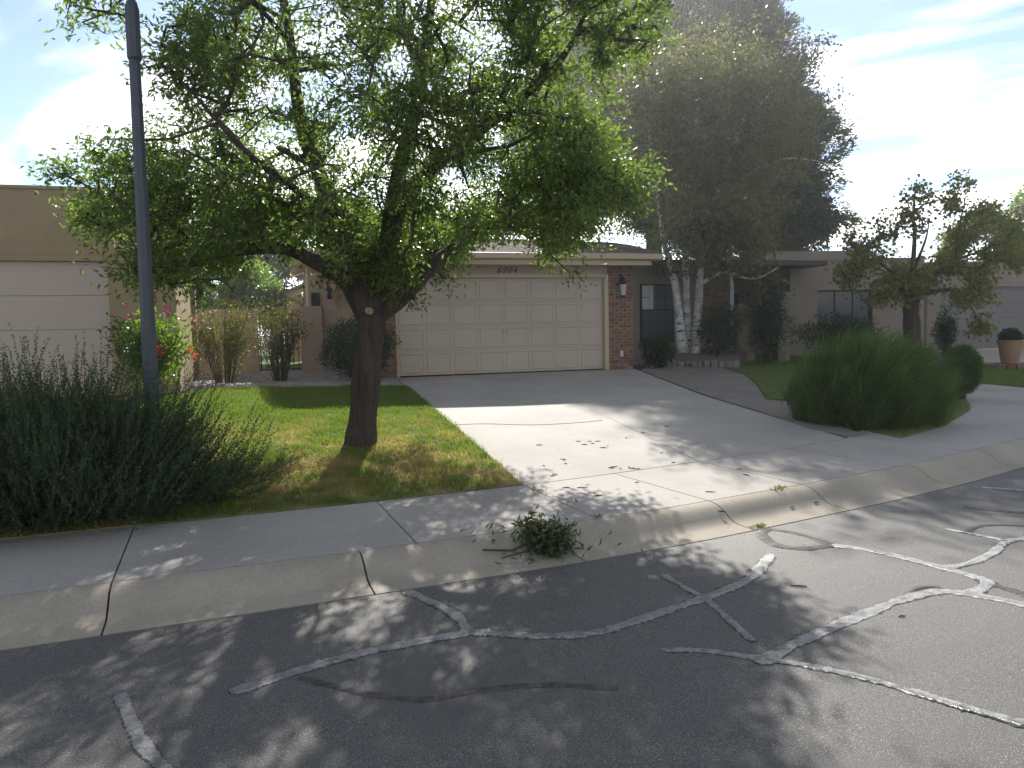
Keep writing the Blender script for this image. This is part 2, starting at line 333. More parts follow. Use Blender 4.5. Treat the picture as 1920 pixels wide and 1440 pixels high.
M['rosemary'] = leafmat('rosemary_needles', [(.052, .082, .040), (.072, .104, .052), (.046, .074, .036), (.115, .135, .085)], .25, 1.3, .6, .2)
M['broom'] = leafmat('broom_stems', [(.045, .090, .022), (.07, .125, .03), (.05, .10, .024), (.13, .17, .042)], .42, 1.7, .5, .25)
M['nandina'] = leafmat('nandina_leaves', [(.06, .095, .018), (.085, .12, .02), (.12, .12, .024), (.05, .085, .018), (.22, .08, .03)], .5, 1.5, .5, .25)
M['magenta'] = leafmat('magenta_petals', [(.30, .05, .20), (.24, .04, .19)], .4, 1.2, .6, .2)
M['red'] = leafmat('red_petals', [(.50, .045, .035), (.55, .09, .09)], .4, 1.3, .6, .2)
M['litter'] = leafmat('dry_leaves', [(.075, .052, .03), (.06, .04, .022), (.05, .055, .022)], .2, 1.2, .8, .1)

# ------------------------------------------------------------------ the ground
def ground():
    xs = np.concatenate([[-900, -300, -90], np.arange(-44, 62, .8), [110, 300, 900]]); ys = np.concatenate([[-900, -200, -60], np.arange(-24, 60, .8), [110, 400, 1200]])
    gx, gy = np.meshgrid(xs, ys); P = np.stack([gx.ravel(), gy.ravel()], 1); z = gz(P)-.05
    d = dist(P, KERB); z = np.where(d < .6, z-.06, z); n = len(xs)
    Q = np.array([(j*n+i, j*n+i+1, (j+1)*n+i+1, (j+1)*n+i) for j in range(len(ys)-1) for i in range(n-1)])
    link('ground', np_mesh('ground', np.column_stack([P, z]), Q), M['earth'], kind='structure')
ground()
def strip(name, s0, s1, d0, d1, ns, ds, m, parent=None, dz=0, skirt=0, **kw):
    b = MB(); S_ = np.linspace(s0, s1, ns); pts = np.array([PS(s, d) for s in S_ for d in ds]); z = gz(pts)+dz; k = len(ds)
    V = [(p[0], p[1], zz) for p, zz in zip(pts, z)]; Fc = [(i*k+j, (i+1)*k+j, (i+1)*k+j+1, i*k+j+1) for i in range(ns-1) for j in range(k-1)]
    if skirt:
        ring = [i*k for i in range(ns)]+[(ns-1)*k+j for j in range(1, k)]+[i*k+k-1 for i in range(ns-2, -1, -1)]+[j for j in range(k-2, 0, -1)]
        r = len(ring); o = len(V); V += [V[i] for i in ring]+[(V[i][0], V[i][1], V[i][2]-skirt) for i in ring]
        Fc += [(o+i, o+r+i, o+r+(i+1) % r, o+(i+1) % r) for i in range(r)]
    nt_ = (ns-1)*(k-1); ob = b.add(V, Fc).build(name, m, parent, **kw)
    ob.data.polygons.foreach_set('use_smooth', [q < nt_ for q in range(len(Fc))]); return ob
STOT = SARC[-1]
road = strip('road', 0, STOT, -30, 0, 120, [-30, -18, -10, -6, -3.5, -2.2, -1.2, -.5, -.02], M['asphalt'], kind='structure')
kerb_empty = strip('kerb', 0, STOT, 0, KW, 100, [0.0, .1, .5], M['earth'], dz=-.05, kind='structure')
KJ = [s_of(PS(s_of(G(*p)), 0)) for p in ((213, 1192), (730, 1112), (1110, 1050), (1410, 995), (1600, 952), (1790, 912))]
def joints(known, lo, hi, step):
    j = sorted(known)
    while j[0] > lo: j.insert(0, j[0]-step)
    while j[-1] < hi: j.append(j[-1]+step)
    return j
kd = [0, .08, .16, .185, .21, .235, .26, .285, .31, .335, .36, .38, .40, .425, .45, .475, .495]
J = joints(KJ, 6, STOT-3, 1.5)
for a, b in zip(J[:-1], J[1:]):
    strip('kerb_section', a+.006, b-.006, 0, KW, 8, kd, M['concrete2'], kerb_empty, skirt=.05)
walk = strip('sidewalk', 0, STOT, KW, SW, 100, [KW, 1.1, SW], M['earth'], dz=-.04, kind='structure')
WJ = [s_of(G(*p)) for p in ((212, 1060), (745, 990), (1062, 945), (1260, 915), (1420, 888))]
J = joints(WJ, 6, STOT-3, 1.5)
for a, b in zip(J[:-1], J[1:]):
    strip('pavement_slab', a+.006, b-.006, KW, SW, 7, [KW+.006, .8, 1.15, 1.5, SW-.006], M['concrete'], walk, skirt=.05)
# driveway: two rows of slabs split by the long middle joint
wb = lambda p: PS(s_of(p), SW)
gl = G(745, 708)[:2]; ga = R_(16.6); ux, uy = math.cos(ga), math.sin(ga)
def HW(lx, ly): return np.array([gl[0]+ux*lx-uy*ly, gl[1]+uy*lx+ux*ly])     # house plan to world plan
Lf, Lb = wb(G(995, 916)), HW(-.02, -.02); Mf, Mb = wb(G(1345, 868)), HW(2.72, -.02); Rf, Rb = wb(G(1530, 812)), HW(5.66, -.02); Rm = G(1323, 743)[:2]
def lerp(a, b, t): return tuple(np.array(a)*(1-t)+np.array(b)*t)
arc = lambda a, b: [tuple(PS(s, SW+.006)) for s in np.linspace(s_of(a), s_of(b), 7)]
drive = link('driveway', sheet_mesh('driveway', arc(Lf, Rf)+[tuple(Rm), tuple(Rb), tuple(Lb)], .6, -.03), M['earth'], kind='structure')
fL = arc(Lf, Mf); fR = arc(Mf, Rf)
def slab(poly, parent, m, name='concrete_slab', step=.3): return link(name, sheet_mesh(name, inset(poly, .006), step, .0, .05), m, parent)
tm = .52
slab(fL+[lerp(Mf, Mb, tm), lerp(Lf, Lb, tm)], drive, M['concrete']); slab([lerp(Lf, Lb, tm), lerp(Mf, Mb, tm), tuple(Mb), tuple(Lb)], drive, M['concrete'])
slab(fR+[tuple(Rm), lerp(Mf, Mb, tm)], drive, M['concrete']); slab([lerp(Mf, Mb, tm), tuple(Rm), tuple(Rb), tuple(Mb)], drive, M['concrete'])
# walkway to the front door, darker exposed aggregate
wk = GG((1513, 803), (1440, 776), (1325, 741), (1202, 694), (1230, 679), (1262, 672), (1310, 676), (1345, 687), (1395, 702), (1420, 724), (1436, 749), (1480, 753), (1522, 763), (1560, 790), (1600, 808))
wk = wk[:1]+wk[1:]; wk += [tuple(PS(s_of(wk[-1]), SW+.01)), tuple(PS(s_of(wk[0]), SW+.01))]
link('walkway', sheet_mesh('walkway', wk, .25, .004, .05), M['aggregate'], kind='structure')
# paved corner on the right and the neighbour's lawn
pc = [tuple(PS(s, SW+.006)) for s in np.linspace(s_of(G(1640, 830)), s_of((14, 15.5)), 12)]+GG((2080, 752), (1925, 727), (1832, 718))+GG((1780, 735), (1700, 760))
paved = link('paved_corner', sheet_mesh('paved_corner', pc, .4, -.004, .04), M['concrete'], kind='structure')
nl = GG((1832, 717), (1930, 726), (2080, 750), (2060, 700), (1955, 692), (1880, 690), (1826, 681), (1770, 690), (1780, 733))
link('neighbour_lawn', sheet_mesh('neighbour_lawn', nl, .4, .01, .04), M['lawn'], kind='structure')
nd = GG((1770, 689), (1826, 680), (1880, 689), (1990, 690), (2060, 660), (1760, 657))
link('neighbour_driveway', sheet_mesh('neighbour_driveway', nd, .6, .004), M['concrete2'], kind='structure')
rl = GG((1346, 687), (1396, 701), (1422, 723), (1438, 748), (1482, 751), (1524, 760), (1600, 800), (1690, 822), (1770, 800), (1820, 768), (1800, 720), (1700, 690), (1560, 668), (1420, 668))
link('right_lawn', sheet_mesh('right_lawn', rl, .35, .012, .05), M['lawn'], kind='structure')
# front lawn
ll = [tuple(PS(s, SW+.005)) for s in np.linspace(s_of((-7.5, 2.2)), s_of(Lf), 22)]
lb = [lerp(Lf, Lb, t) for t in (.02, .3, .6, .80)]; lb = [(p[0]-.02, p[1]) for p in lb]
lw = ll+lb+GG((690, 724), (600, 727), (520, 728), (430, 730))+[(-6.2, 12.0), (-7.6, 11.0)]
link('front_lawn', sheet_mesh('front_lawn', lw, .25, .015, .06), M['lawn'], kind='structure')
ldp = [tuple(PS(q, SW+.006)) for q in np.linspace(s_of((-17, -1.4)), s_of((-7.75, 1.8)), 8)]+[(-7.75, 11.85), (-15.5, 9.6)]
link('left_driveway', sheet_mesh('left_driveway', ldp, .6, .0, .05), M['concrete'], kind='structure')
yd = [(-13, 20.5), (-5, 20.6), (-6, 30), (-8, 40), (-16, 40)]
link('back_lawn', sheet_mesh('back_lawn', yd, .8, .01), M['lawn'], kind='structure')
gb = [tuple(np.array(HW(-.05, -.1))), lb[-1]]+GG((690, 724), (600, 727), (520, 728), (430, 730))+[(-6.4, 12.3), (-7.3, 17), (-8.6, 20.5), (-4.3, 20.6)]
link('gravel_bed', sheet_mesh('gravel_bed', gb, .4, .004), M['pebble'], kind='structure')
def grass(name, poly, n, h, area_cut=None, dz=.015):
    A = np.array(poly); x0, y0 = A.min(0); x1, y1 = A.max(0); P = np.zeros((0, 2))
    while len(P) < n:
        Q = rng.uniform((x0, y0), (x1, y1), (n, 2)); Q = Q[inside(Q, A)]
        if area_cut is not None: Q = Q[area_cut(Q)]
        P = np.vstack([P, Q])
    P = P[:n]+rng.normal(0, .022, (n, 2)); z = gz(P)+dz; a = rng.uniform(0, 2*np.pi, n); ln = h*rng.uniform(.45, 1.25, n)*(1+.35*np.sin(P[:, 0]*7.1+2*np.sin(P[:, 1]*3))*np.sin(P[:, 1]*6.3)); w = rng.uniform(.003, .0065, n)
    t = rng.uniform(0, 2*np.pi, n); k = rng.uniform(.1, .8, n)*ln
    b = np.column_stack([P, z]); s = np.column_stack([np.cos(a)*w, np.sin(a)*w, np.zeros(n)])
    tip = b+np.column_stack([np.cos(t)*k, np.sin(t)*k, ln]); V = np.stack([b-s, b+s, tip], 1).reshape(-1, 3)
    link(name, np_mesh(name, V, np.arange(3*n).reshape(-1, 3)), M['blade'], kind='stuff')
grass('front_lawn_grass', lw, 150000, .045, lambda Q: (Q[:, 0] > -7.3) & (Q[:, 1] < 15.5))
grass('right_lawn_grass', rl, 26000, .045); grass('neighbour_lawn_grass', nl, 16000, .05); grass('back_lawn_grass', yd, 9000, .06)
def ribbon(pts, w, dz, jag=.2):
    P = [G(*p)[:2] if len(p) == 2 else p for p in pts]; P = catmull(P, 18); n = len(P); t = np.gradient(P, axis=0); t /= np.hypot(*t.T)[:, None]; nn = np.stack([-t[:, 1], t[:, 0]], 1)
    ww = w/2*(1+jag*.5*np.array([math.sin(i*.37)+.8*math.sin(i*.21+1) for i in range(n)])+rng.normal(0, jag*.5, n)); ww[0] *= .35; ww[-1] *= .35; ww[1] *= .8; ww[-2] *= .8
    ks = np.array([1, .85, 0, -.85, -1]); zo = np.array([-.004, 0, .0006, 0, -.004])
    Q = (P[:, None, :]+nn[:, None, :]*(ww[:, None]*ks[None])[:, :, None]).reshape(-1, 2); z = gz(Q)+dz+np.tile(zo, n)
    V = np.column_stack([Q, z])
    return MB().add(V, [(i*5+k, i*5+k+1, (i+1)*5+k+1, (i+1)*5+k) for i in range(n-1) for k in range(4)])
def seals():
    fresh = [([(430,1300),(560,1258),(650,1232),(740,1212),(860,1190),(900,1186),(1000,1193),(1090,1190),(1150,1178),(1250,1145),(1330,1118),(1400,1088),(1430,1060),(1446,1040)], .085),
     ([(760,1108),(800,1125),(850,1150),(880,1184)], .075), ([(1243,1078),(1285,1103),(1325,1125),(1370,1165),(1412,1203)], .05),
     ([(1240,1218),(1330,1222),(1420,1235),(1520,1250),(1620,1272),(1720,1300),(1820,1330),(1930,1360),(2050,1400)], .055),
     ([(1420,1245),(1500,1203),(1600,1160),(1700,1122),(1760,1110),(1800,1112),(1860,1122),(1940,1138)], .085),
     ([(1560,1022),(1650,1036),(1760,1063),(1830,1083),(1852,1093),(1830,1108),(1795,1113)], .08),
     ([(1768,1066),(1820,1056),(1860,1038),(1890,1015),(1940,1010)], .07), ([(1772,992),(1830,1003),(1892,1016)], .045), ([(1840,914),(1940,922)], .06),
     ([(225,1300),(245,1350),(270,1400),(310,1445),(340,1490)], .06)]
    old = [([(1562,1023),(1500,1002),(1438,991)], .07), ([(1438,991),(1428,1003),(1455,1022),(1505,1029),(1562,1023)], .10), ([(1806,951),(1860,957),(1940,963)], .09),
     ([(1808,1000),(1830,988),(1870,984),(1940,988)], .07), ([(1690,1122),(1715,1105),(1750,1100),(1775,1110)], .05), ([(560,1270),(680,1300),(800,1312),(900,1295),(1030,1285),(1160,1292)], .05),
     ([(1850,1095),(1890,1105),(1940,1122)], .08)]
    for L_, m in ((fresh, 'seal'), (old, 'seal_old')):
        for k, (pts, w) in enumerate(L_):
            o = ribbon(pts, w*.92, .0062 if m == 'seal' else .004).build('crack_seal', M[m], road, smooth=True)
            if m == 'seal': ribbon(pts, w*1.16, .0030, .3).build('seal_edge', M['seal_old'], o, smooth=True)
    cm = mat('crack_dirt', (.10, .09, .075), None, 9, 60, .3, .95, 0)
    for pts in ([(832, 798), (905, 795), (1000, 797), (1080, 793), (1130, 788)],): ribbon(pts, .007, .0045, .5).build('crack', cm, drive)
seals()

# ------------------------------------------------------------------ the house with the double garage
house = thing('house', 'beige garage house 6904 with brick piers, shingled roof and wide double garage door', 'house', (gl[0], gl[1], FZ), ga)
EZ = 2.44                                                        # underside of the eave
def bricks(parent, x0, x1, z0, z1, yf, bw=.2, bh=.066, gap=.010, depth=.06, axis='x', name='brick'):
    """running bond of single bricks, proud of a mortar bed; alike bricks share a mesh"""
    cache = {}; r = 0; z = z0
    while z+bh <= z1+.002:
        x = x0-(bw/2+gap/2 if r % 2 else 0)
        while x < x1-.02:
            a, b = max(x, x0), min(x+bw, x1)
            if b-a > .03:
                k = round(b-a, 3)
                if k not in cache:
                    m_ = MB().cbox(-k/2, k/2, -depth/2, depth/2, 0, bh, .006); cache[k] = m_.mesh(name)
                e = random.uniform(-.004, .004); o = link(name, cache[k], M['brick'], parent)
                if axis == 'x': o.location = ((a+b)/2, yf+depth/2+e, z)
                else: o.location = (yf+depth/2+e, (a+b)/2, z); o.rotation_euler = (0, 0, R_(-90))
            x += bw+gap
        z += bh+gap; r += 1
def house_build():
    h = house
    w = MB()                                                     # main stucco shell
    w.box(-.45, 0, .09, .32, 0, EZ); w.box(5.04, 5.65, .09, .32, 0, EZ)
    w.box(-.45, -.25, .32, 5.5, 0, EZ+.1)                        # left side wall
    w.box(5.40, 5.65, .32, 4.2, 0, EZ+.1); w.box(-.25, 5.4, 7.6, 7.8, 0, EZ+.3)
    w.build('wall', M['stucco'], h)
    MB().box(-.46, .0, .02, .09, 0, EZ).build('mortar', M['mortar'], h); MB().box(5.03, 5.66, .02, .09, 0, EZ).build('mortar', M['mortar'], h)
    bricks(h, -.46, 0, 0, EZ, -.015); bricks(h, 5.03, 5.66, 0, EZ, -.015)
    hd = MB(); hd.box(0, 5.03, .031, .25, 2.172, EZ); hd.build('header', M['stucco'], h)
    t = MB(); t.box(0, 5.03, -.005, .03, 2.17, 2.24); t.build('door_trim', M['trim'], h)
    t = MB(); t.box(4.93, 5.03, -.01, .16, 0, 2.17); t.build('door_jamb', M['trim'], h)
    t = MB(); t.box(-.0, .05, -.01, .16, 0, 2.17); t.build('door_jamb', M['trim'], h)
    # garage door: four sections of eight raised panels
    gd = MB().box(.05, 4.93, .115, .16, .02, 2.17).build('garage_door', M['door'], h)
    sh = (2.17-.02)/4; pw = (4.93-.05)/8; pm = None
    for r in range(4):
        MB().cbox(.052, 4.928, .085, .12, .02+r*sh+.004, .02+(r+1)*sh-.004, .004).build('door_section', M['door'], gd)
        for c in range(8):
            if pm is None:
                a, b, e, y = pw-.085, sh-.13, .022, .0
                V = [(-a/2-.012, y, -b/2-.012), (a/2+.012, y, -b/2-.012), (a/2+.012, y, b/2+.012), (-a/2-.012, y, b/2+.012),
                     (-a/2, y-.014, -b/2), (a/2, y-.014, -b/2), (a/2, y-.014, b/2), (-a/2, y-.014, b/2),
                     (-a/2+e, y-.003, -b/2+e), (a/2-e, y-.003, -b/2+e), (a/2-e, y-.003, b/2-e), (-a/2+e, y-.003, b/2-e)]
                Fc = [(i+4*k, (i+1) % 4+4*k, (i+1) % 4+4*k+4, i+4*k+4) for k in (0, 1) for i in range(4)]+[(8, 9, 10, 11)]
                pm = MB().add(V, Fc).mesh('panel')
            link('panel', pm, M['door'], gd, loc=(.05+(c+.5)*pw, .085, .02+(r+.5)*sh))
    k = MB(); k.cbox(2.46, 2.50, .06, .085, .86, 1.02, .006); k.tube([(2.48, .05, .90), (2.48, .035, .95), (2.48, .05, 1.0)], .012, 6); k.build('door_handle', M['white'], gd)
    # eave: gutter, fascia, soffit
    g = MB(); prof = [(-.50, .0), (-.63, .03), (-.645, .14), (-.625, .15), (-.615, .05), (-.52, .03)]
    n = len(prof); V = [(x, p[0], EZ+.08+p[1]) for x in (-1.05, 6.12) for p in prof]
    g.add(V, [(i, (i+1) % n, n+(i+1) % n, n+i) for i in range(n)]+[tuple(range(n-1, -1, -1)), tuple(range(n, 2*n))]); g.build('gutter', M['trim'], h)
    f = MB(); f.box(-1.0, 5.9, -.50, -.46, EZ-.02, EZ+.20); f.build('fascia', M['trim'], h)
    f = MB(); f.box(-1.0, 5.95, -.46, .09, EZ, EZ+.03); f.build('soffit', M['trim'], h)
    # house number
    for i, ch in enumerate('6904'):
        cu = bpy.data.curves.new('digit', 'FONT'); cu.body = ch; cu.size = .20; cu.shear = .35; cu.extrude = .008; cu.align_x = 'CENTER'
        tmp = bpy.data.objects.new('tmp_text', cu); COL.objects.link(tmp); bpy.context.view_layer.update()
        me = bpy.data.meshes.new_from_object(tmp.evaluated_get(bpy.context.evaluated_depsgraph_get())); bpy.data.objects.remove(tmp)
        me.name = 'digit'; me.materials.clear(); o = link('house_number_digit', me, M['iron'], h); o.location = (2.36+i*.125, .018, 2.275); o.rotation_euler = (R_(90), 0, 0)
    # little white box, lantern and outlet on the right pier
    MB().cbox(4.96, 5.02, -.04, -.012, 2.12, 2.24, .005).build('door_sensor', M['white'], h)
    lan = MB(); lan.lathe([(.015, .0), (.10, .03), (.11, .05), (.06, .11), (.02, .17), (.008, .21)], 6, (5.35, -.14, 2.0)); lan.tube([(5.35, -.02, 2.17), (5.35, -.08, 2.24), (5.35, -.14, 2.2)], .012, 6)
    lan.cbox(5.30, 5.40, -.03, -.014, 2.05, 2.25, .005); lan.lathe([(.06, 0), (.07, .02), (.02, .03)], 6, (5.35, -.14, 1.72))
    lo = lan.build('wall_lantern', M['iron'], h); MB().lathe([(.055, .0), (.085, .25)], 6, (5.35, -.14, 1.75)).build('lantern_glass', M['lampglass'], lo)
    MB().cbox(5.31, 5.39, -.035, -.014, .30, .44, .006).build('outlet_cover', M['white'], h)
    # front roof: low slope, ridge falling to the right, courses of shingles
    RX0, RX1, Y0, Z0 = -1.05, 6.15, -.60, EZ+.20
    def zr(x, y):
        rise = .30*(y-Y0); cap = 1.2+.6*(1-max(0, min(1, x/5.5)))**1.6; return Z0+cap*(1-math.exp(-rise/cap))
    n1, n2 = 30, 16; xs = np.linspace(RX0, RX1, n1); ys = np.linspace(Y0, 8.2, n2)
    V = [(x, y, zr(x, y)) for y in ys for x in xs]; V += [(x, y, zr(x, y)-.10) for y in ys for x in xs]; o_ = n1*n2
    Fc = [(j*n1+i, j*n1+i+1, (j+1)*n1+i+1, (j+1)*n1+i) for j in range(n2-1) for i in range(n1-1)]
    Fc += [tuple(q+o_ for q in reversed(f)) for f in Fc]
    for j in range(n2-1): Fc += [(j*n1, (j+1)*n1, o_+(j+1)*n1, o_+j*n1), (j*n1+n1-1, o_+j*n1+n1-1, o_+(j+1)*n1+n1-1, (j+1)*n1+n1-1)]
    Fc += [(i, o_+i, o_+i+1, i+1) for i in range(n1-1)]
    rf = MB().add(V, Fc).build('roof', M['roofdeck'], h)
    tab = MB().cbox(-.155, .155, 0, .22, 0, .014, .003).mesh('shingle'); y = Y0-.02; r = 0; cnt = 0; rest = MB()
    while y < 7.8:
        x = RX0+.16-(.16 if r % 2 else 0)
        while x < RX1:
            z = zr(x, y+.1)+.006+random.uniform(0, .006); sl_ = math.atan2(zr(x, y+.3)-zr(x, y), .3); sx = math.atan2(zr(x+.15, y+.1)-zr(x-.15, y+.1), .3)
            if cnt < 300:
                o = link('shingle', tab, M['shingle'], rf); o.location = (x, y, zr(x, y)+.008+random.uniform(0, .005)); o.rotation_euler = (sl_-.03, -sx, random.uniform(-.01, .01)); cnt += 1
            else:
                c_, s_ = math.cos(sl_), math.sin(sl_); zz = zr(x, y)+.022
                rest.add([(x-.155, y, zz), (x+.155, y, zz), (x+.155, y+.22*c_, zz+.22*s_-.01), (x-.155, y+.22*c_, zz+.22*s_-.01), (x-.155, y, zz-.016), (x+.155, y, zz-.016)], [(0, 1, 2, 3), (4, 5, 1, 0)])
            x += .32
        y += .145; r += 1
    for gx in (-.45, 5.45):
        yy = np.linspace(.1, 7.6, 12); V = [(gx+k, y, z) for k in (0, .2) for y in yy for z in (EZ, zr(gx+.1, y)-.12)]
        MB().add(V, [(2*i, 2*i+2, 2*i+3, 2*i+1) for i in range(11)]+[(24+2*i+1, 24+2*i+3, 24+2*i+2, 24+2*i) for i in range(11)]).build('gable', M['stucco'], h)
    MB().box(-.25, 5.45, 7.62, 7.78, EZ+.3, 4.0).build('rear_gable', M['stucco'], h)
    rest.build('shingle_courses', M['shingle'], rf, kind='stuff')
    # chimney
    c = MB(); c.box(-.36, .06, 7.2, 7.9, 2.4, 4.72); c.build('chimney', M['chim'], h)
    # left side: rear wing, exposed rafters, window, hanging lantern, low porch roof
    rw = MB(); rw.box(-1.67, -.47, 5.5, 5.7, 0, 2.98); rw.box(-1.67, -1.47, 5.7, 11, 0, 2.98); rw.build('rear_wall', M['stucco'], h)
    up = MB()
    V = [(-2.08, 4.7, 2.98), (-.47, 4.7, 3.45), (-.47, 11, 3.45), (-2.08, 11, 2.98), (-2.08, 4.7, 3.06), (-.47, 4.7, 3.53), (-.47, 11, 3.53), (-2.08, 11, 3.06)]
    up.add(V, [(3, 2, 1, 0), (4, 5, 6, 7), (0, 1, 5, 4), (1, 2, 6, 5), (2, 3, 7, 6), (3, 0, 4, 7)]); up.build('rear_roof', M['trim'], h)
    for y in (4.74, 5.9, 7.2, 8.5): MB().add([(-2.04, y, 2.86), (-.5, y, 3.31), (-.5, y+.1, 3.31), (-2.04, y+.1, 2.86), (-2.04, y, 2.985), (-.5, y, 3.435), (-.5, y+.1, 3.435), (-2.04, y+.1, 2.985)], [(3, 2, 1, 0), (0, 1, 5, 4), (1, 2, 6, 5), (2, 3, 7, 6), (3, 0, 4, 7)]).build('rafter', M['trim'], h)
    for y in (.2, 1.6, 3.0, 4.4): MB().box(-1.02, -.45, y, y+.1, EZ-.02, EZ+.12).build('rafter', M['trim'], h)
    V = [(-1.05, .05, EZ+.12), (-.4, .05, EZ+.3), (-.4, 5.3, EZ+.3), (-1.05, 5.3, EZ+.12)]
    MB().add(V+[(a, b, c_+.06) for a, b, c_ in V], [(3, 2, 1, 0), (4, 5, 6, 7), (0, 1, 5, 4), (1, 2, 6, 5), (2, 3, 7, 6), (3, 0, 4, 7)]).build('side_eave', M['trim'], h)
    wi = MB(); wi.box(-1.59, -1.36, 5.44, 5.5, 1.25, 2.15); wf = wi.build('window', M['frame'], h)
    for x in (-1.575, -1.472): MB().box(x, x+.092, 5.425, 5.44, 1.28, 2.12).build('pane', M['pane'], wf)
    MB().box(-1.02, -.90, 5.44, 5.5, 0, 2.6).build('trim_board', M['trim'], h); MB().box(-1.5, -.9, 5.42, 5.5, 2.56, 2.72).build('trim_board', M['trim'], h)
    hl = MB(); hl.lathe([(.02, 0), (.09, .03), (.07, .24), (.12, .26), (.02, .36)], 6, (-1.10, 5.2, 1.95)); hl.tube([(-1.10, 5.2, 2.3), (-1.10, 5.2, 2.95)], .01, 5); hl.build('hanging_lantern', M['iron'], h)
    pr = MB(); V = [(-2.45, 9.4, 2.26), (-1.5, 9.4, 2.68), (-1.5, 14, 2.68), (-2.45, 14, 2.26)]
    pr.add(V+[(a, b, c_+.10) for a, b, c_ in V], [(3, 2, 1, 0), (4, 5, 6, 7), (0, 1, 5, 4), (1, 2, 6, 5), (2, 3, 7, 6), (3, 0, 4, 7)]); pr.build('porch_roof', M['trim'], h)
    MB().tube([(-2.3, 9.35, 2.3), (-2.2, 9.3, 2.2), (-1.8, 9.35, 2.0), (-1.74, 9.35, .2)], .045, 8).build('downspout', M['trim'], h)
    MB().box(-2.2, -1.67, 12.6, 12.8, 0, 2.4).build('porch_wall', M['stucco'], h); MB().box(-2.35, -2.22, 9.6, 9.75, 0, 2.25).build('porch_post', M['trim'], h)
    # right side: recessed window bay, brick entry wall and porch
    e = MB(); e.box(5.65, 8.75, 3.2, 3.4, 0, 2.75); e.box(8.55, 8.75, 3.4, 4.8, 0, 2.75); e.box(8.75, 11.4, 4.8, 5.0, 0, 2.75); e.box(11.4, 13.6, 6.4, 6.6, 0, 2.75); e.build('entry_wall', mat('entry_stucco', (.33, .28, .215), (.29, .245, .19), 1.5, 60, .1, .9, .5, 90, .004), h)
    wf = MB().box(7.44, 8.48, 3.14, 3.2, .55, 2.22).build('window', M['frame'], h)
    for i in range(4):
        for j in range(2): MB().box(7.48+i*.245, 7.48+i*.245+.23, 3.12, 3.138, 1.50+j*.35, 1.50+j*.35+.33).build('pane', M['curtain'] if i == 0 else glass('grey_reflection_glass', (.10, .105, .115), .3), wf)  # upper panes: grey reflection put into the glass colour
    MB().box(7.48, 8.44, 3.12, 3.138, .60, 1.46).build('pane', glass('blue_reflection_glass', (.075, .085, .105), .4), wf)  # lower pane: bluish reflection painted as its base colour
    MB().cbox(7.70, 7.82, 3.105, 3.118, 1.50, 2.18, .004).build('curtain', M['curtain'], wf)
    MB().box(10.28, 11.38, 4.72, 4.8, 0, 2.7).build('mortar', M['mortar'], h); bricks(h, 10.28, 11.38, .95, 2.62, 4.675)
    MB().box(10.92, 11.04, 4.0, 4.12, 0, 2.75).build('porch_post', M['white'], h)
    MB().box(6.3, 13.6, 2.9, 8.5, 2.75, 2.90).build('entry_roof', M['roofdeck'], h)
    MB().box(11.8, 12.8, 6.34, 6.4, 0, 2.1).build('front_door', M['frame'], h)
house_build()

# ------------------------------------------------------------------ neighbours
a0 = at(332, 600, 12.7); lh = thing('neighbour_house', 'flat roofed tan stucco house with pale garage door behind the lamp post', 'house', (a0[0], a0[1], .66), R_(16.5))
def left_house():
    h = lh; H = 3.36
    w = MB(); w.box(-1.02, 0, 0, .25, 0, H); w.box(-9, -1.02, 0, .25, 2.32, H); w.box(-.25, 0, .25, 1.9, 0, H); w.box(-9, -.25, 5, 5.2, 0, H); w.build('wall', M['stucco_tan'], h)
    w = MB(); w.box(-.9, -.55, 1.9, 2.3, 0, 2.6); w.build('side_pier', M['stucco_tan'], h)
    MB().box(-9.05, .03, -.03, .28, H, H+.05).build('parapet_cap', M['stucco_tan'], h)
    MB().box(-9, -1.02, -.02, .12, 2.22, 2.315).build('lintel', M['stucco_tan'], h)
    gd = MB().box(-9, -1.02, .10, .16, 0, 2.22).build('garage_door', M['door2'], h)
    for r in range(4): MB().cbox(-8.99, -1.03, .07, .10, r*.555+.004, (r+1)*.555-.004, .004).build('door_section', M['door2'], gd)
    MB().box(-9, -.25, .25, 5, H-.35, H-.25).build('roof', M['roofdeck'], h)
left_house()
def stucco_house(name, label, px0, px1, Y, ytop, rz, floor, m, extra):
    a = at(px0, 600, Y); b = at(px1, 600, Y); L_ = (b[0]-a[0])/math.cos(rz); h = thing(name, label, 'house', (a[0], a[1], floor), rz)
    H = at((px0+px1)/2, ytop, Y)[2]-floor; extra(h, L_, H, m); return h
def house_b(h, L_, H, m):
    w = MB(); w.box(0, .9, 0, .3, 0, H); w.box(.9, 2.75, 0, .3, 2.05, H); w.box(.9, 2.75, 0, .3, 0, .75); w.box(2.75, L_, 0, .3, 0, H); w.box(0, .3, .3, 6, 0, H); w.build('wall', m, h)
    MB().box(-.04, L_+.02, -.04, .34, H, H+.06).build('parapet_cap', m, h)
    w = MB(); w.box(.3, 3.4, 2.4, 2.8, H-.6, H+.55); w.box(3.4, 3.7, 2.4, 6, H-.6, H+.55); w.build('upper_parapet', M['stucco_grey'], h)
    f = MB().box(.9, 2.75, .16, .22, .75, 2.05).build('window', M['frame'], h)
    for i in range(3): MB().box(.95+i*.60, .95+i*.60+.56, .13, .159, .8, 2.0).build('pane', M['pane'], f)
    MB().box(.84, 2.81, -.03, .1, .66, .748).build('window_sill', m, h)
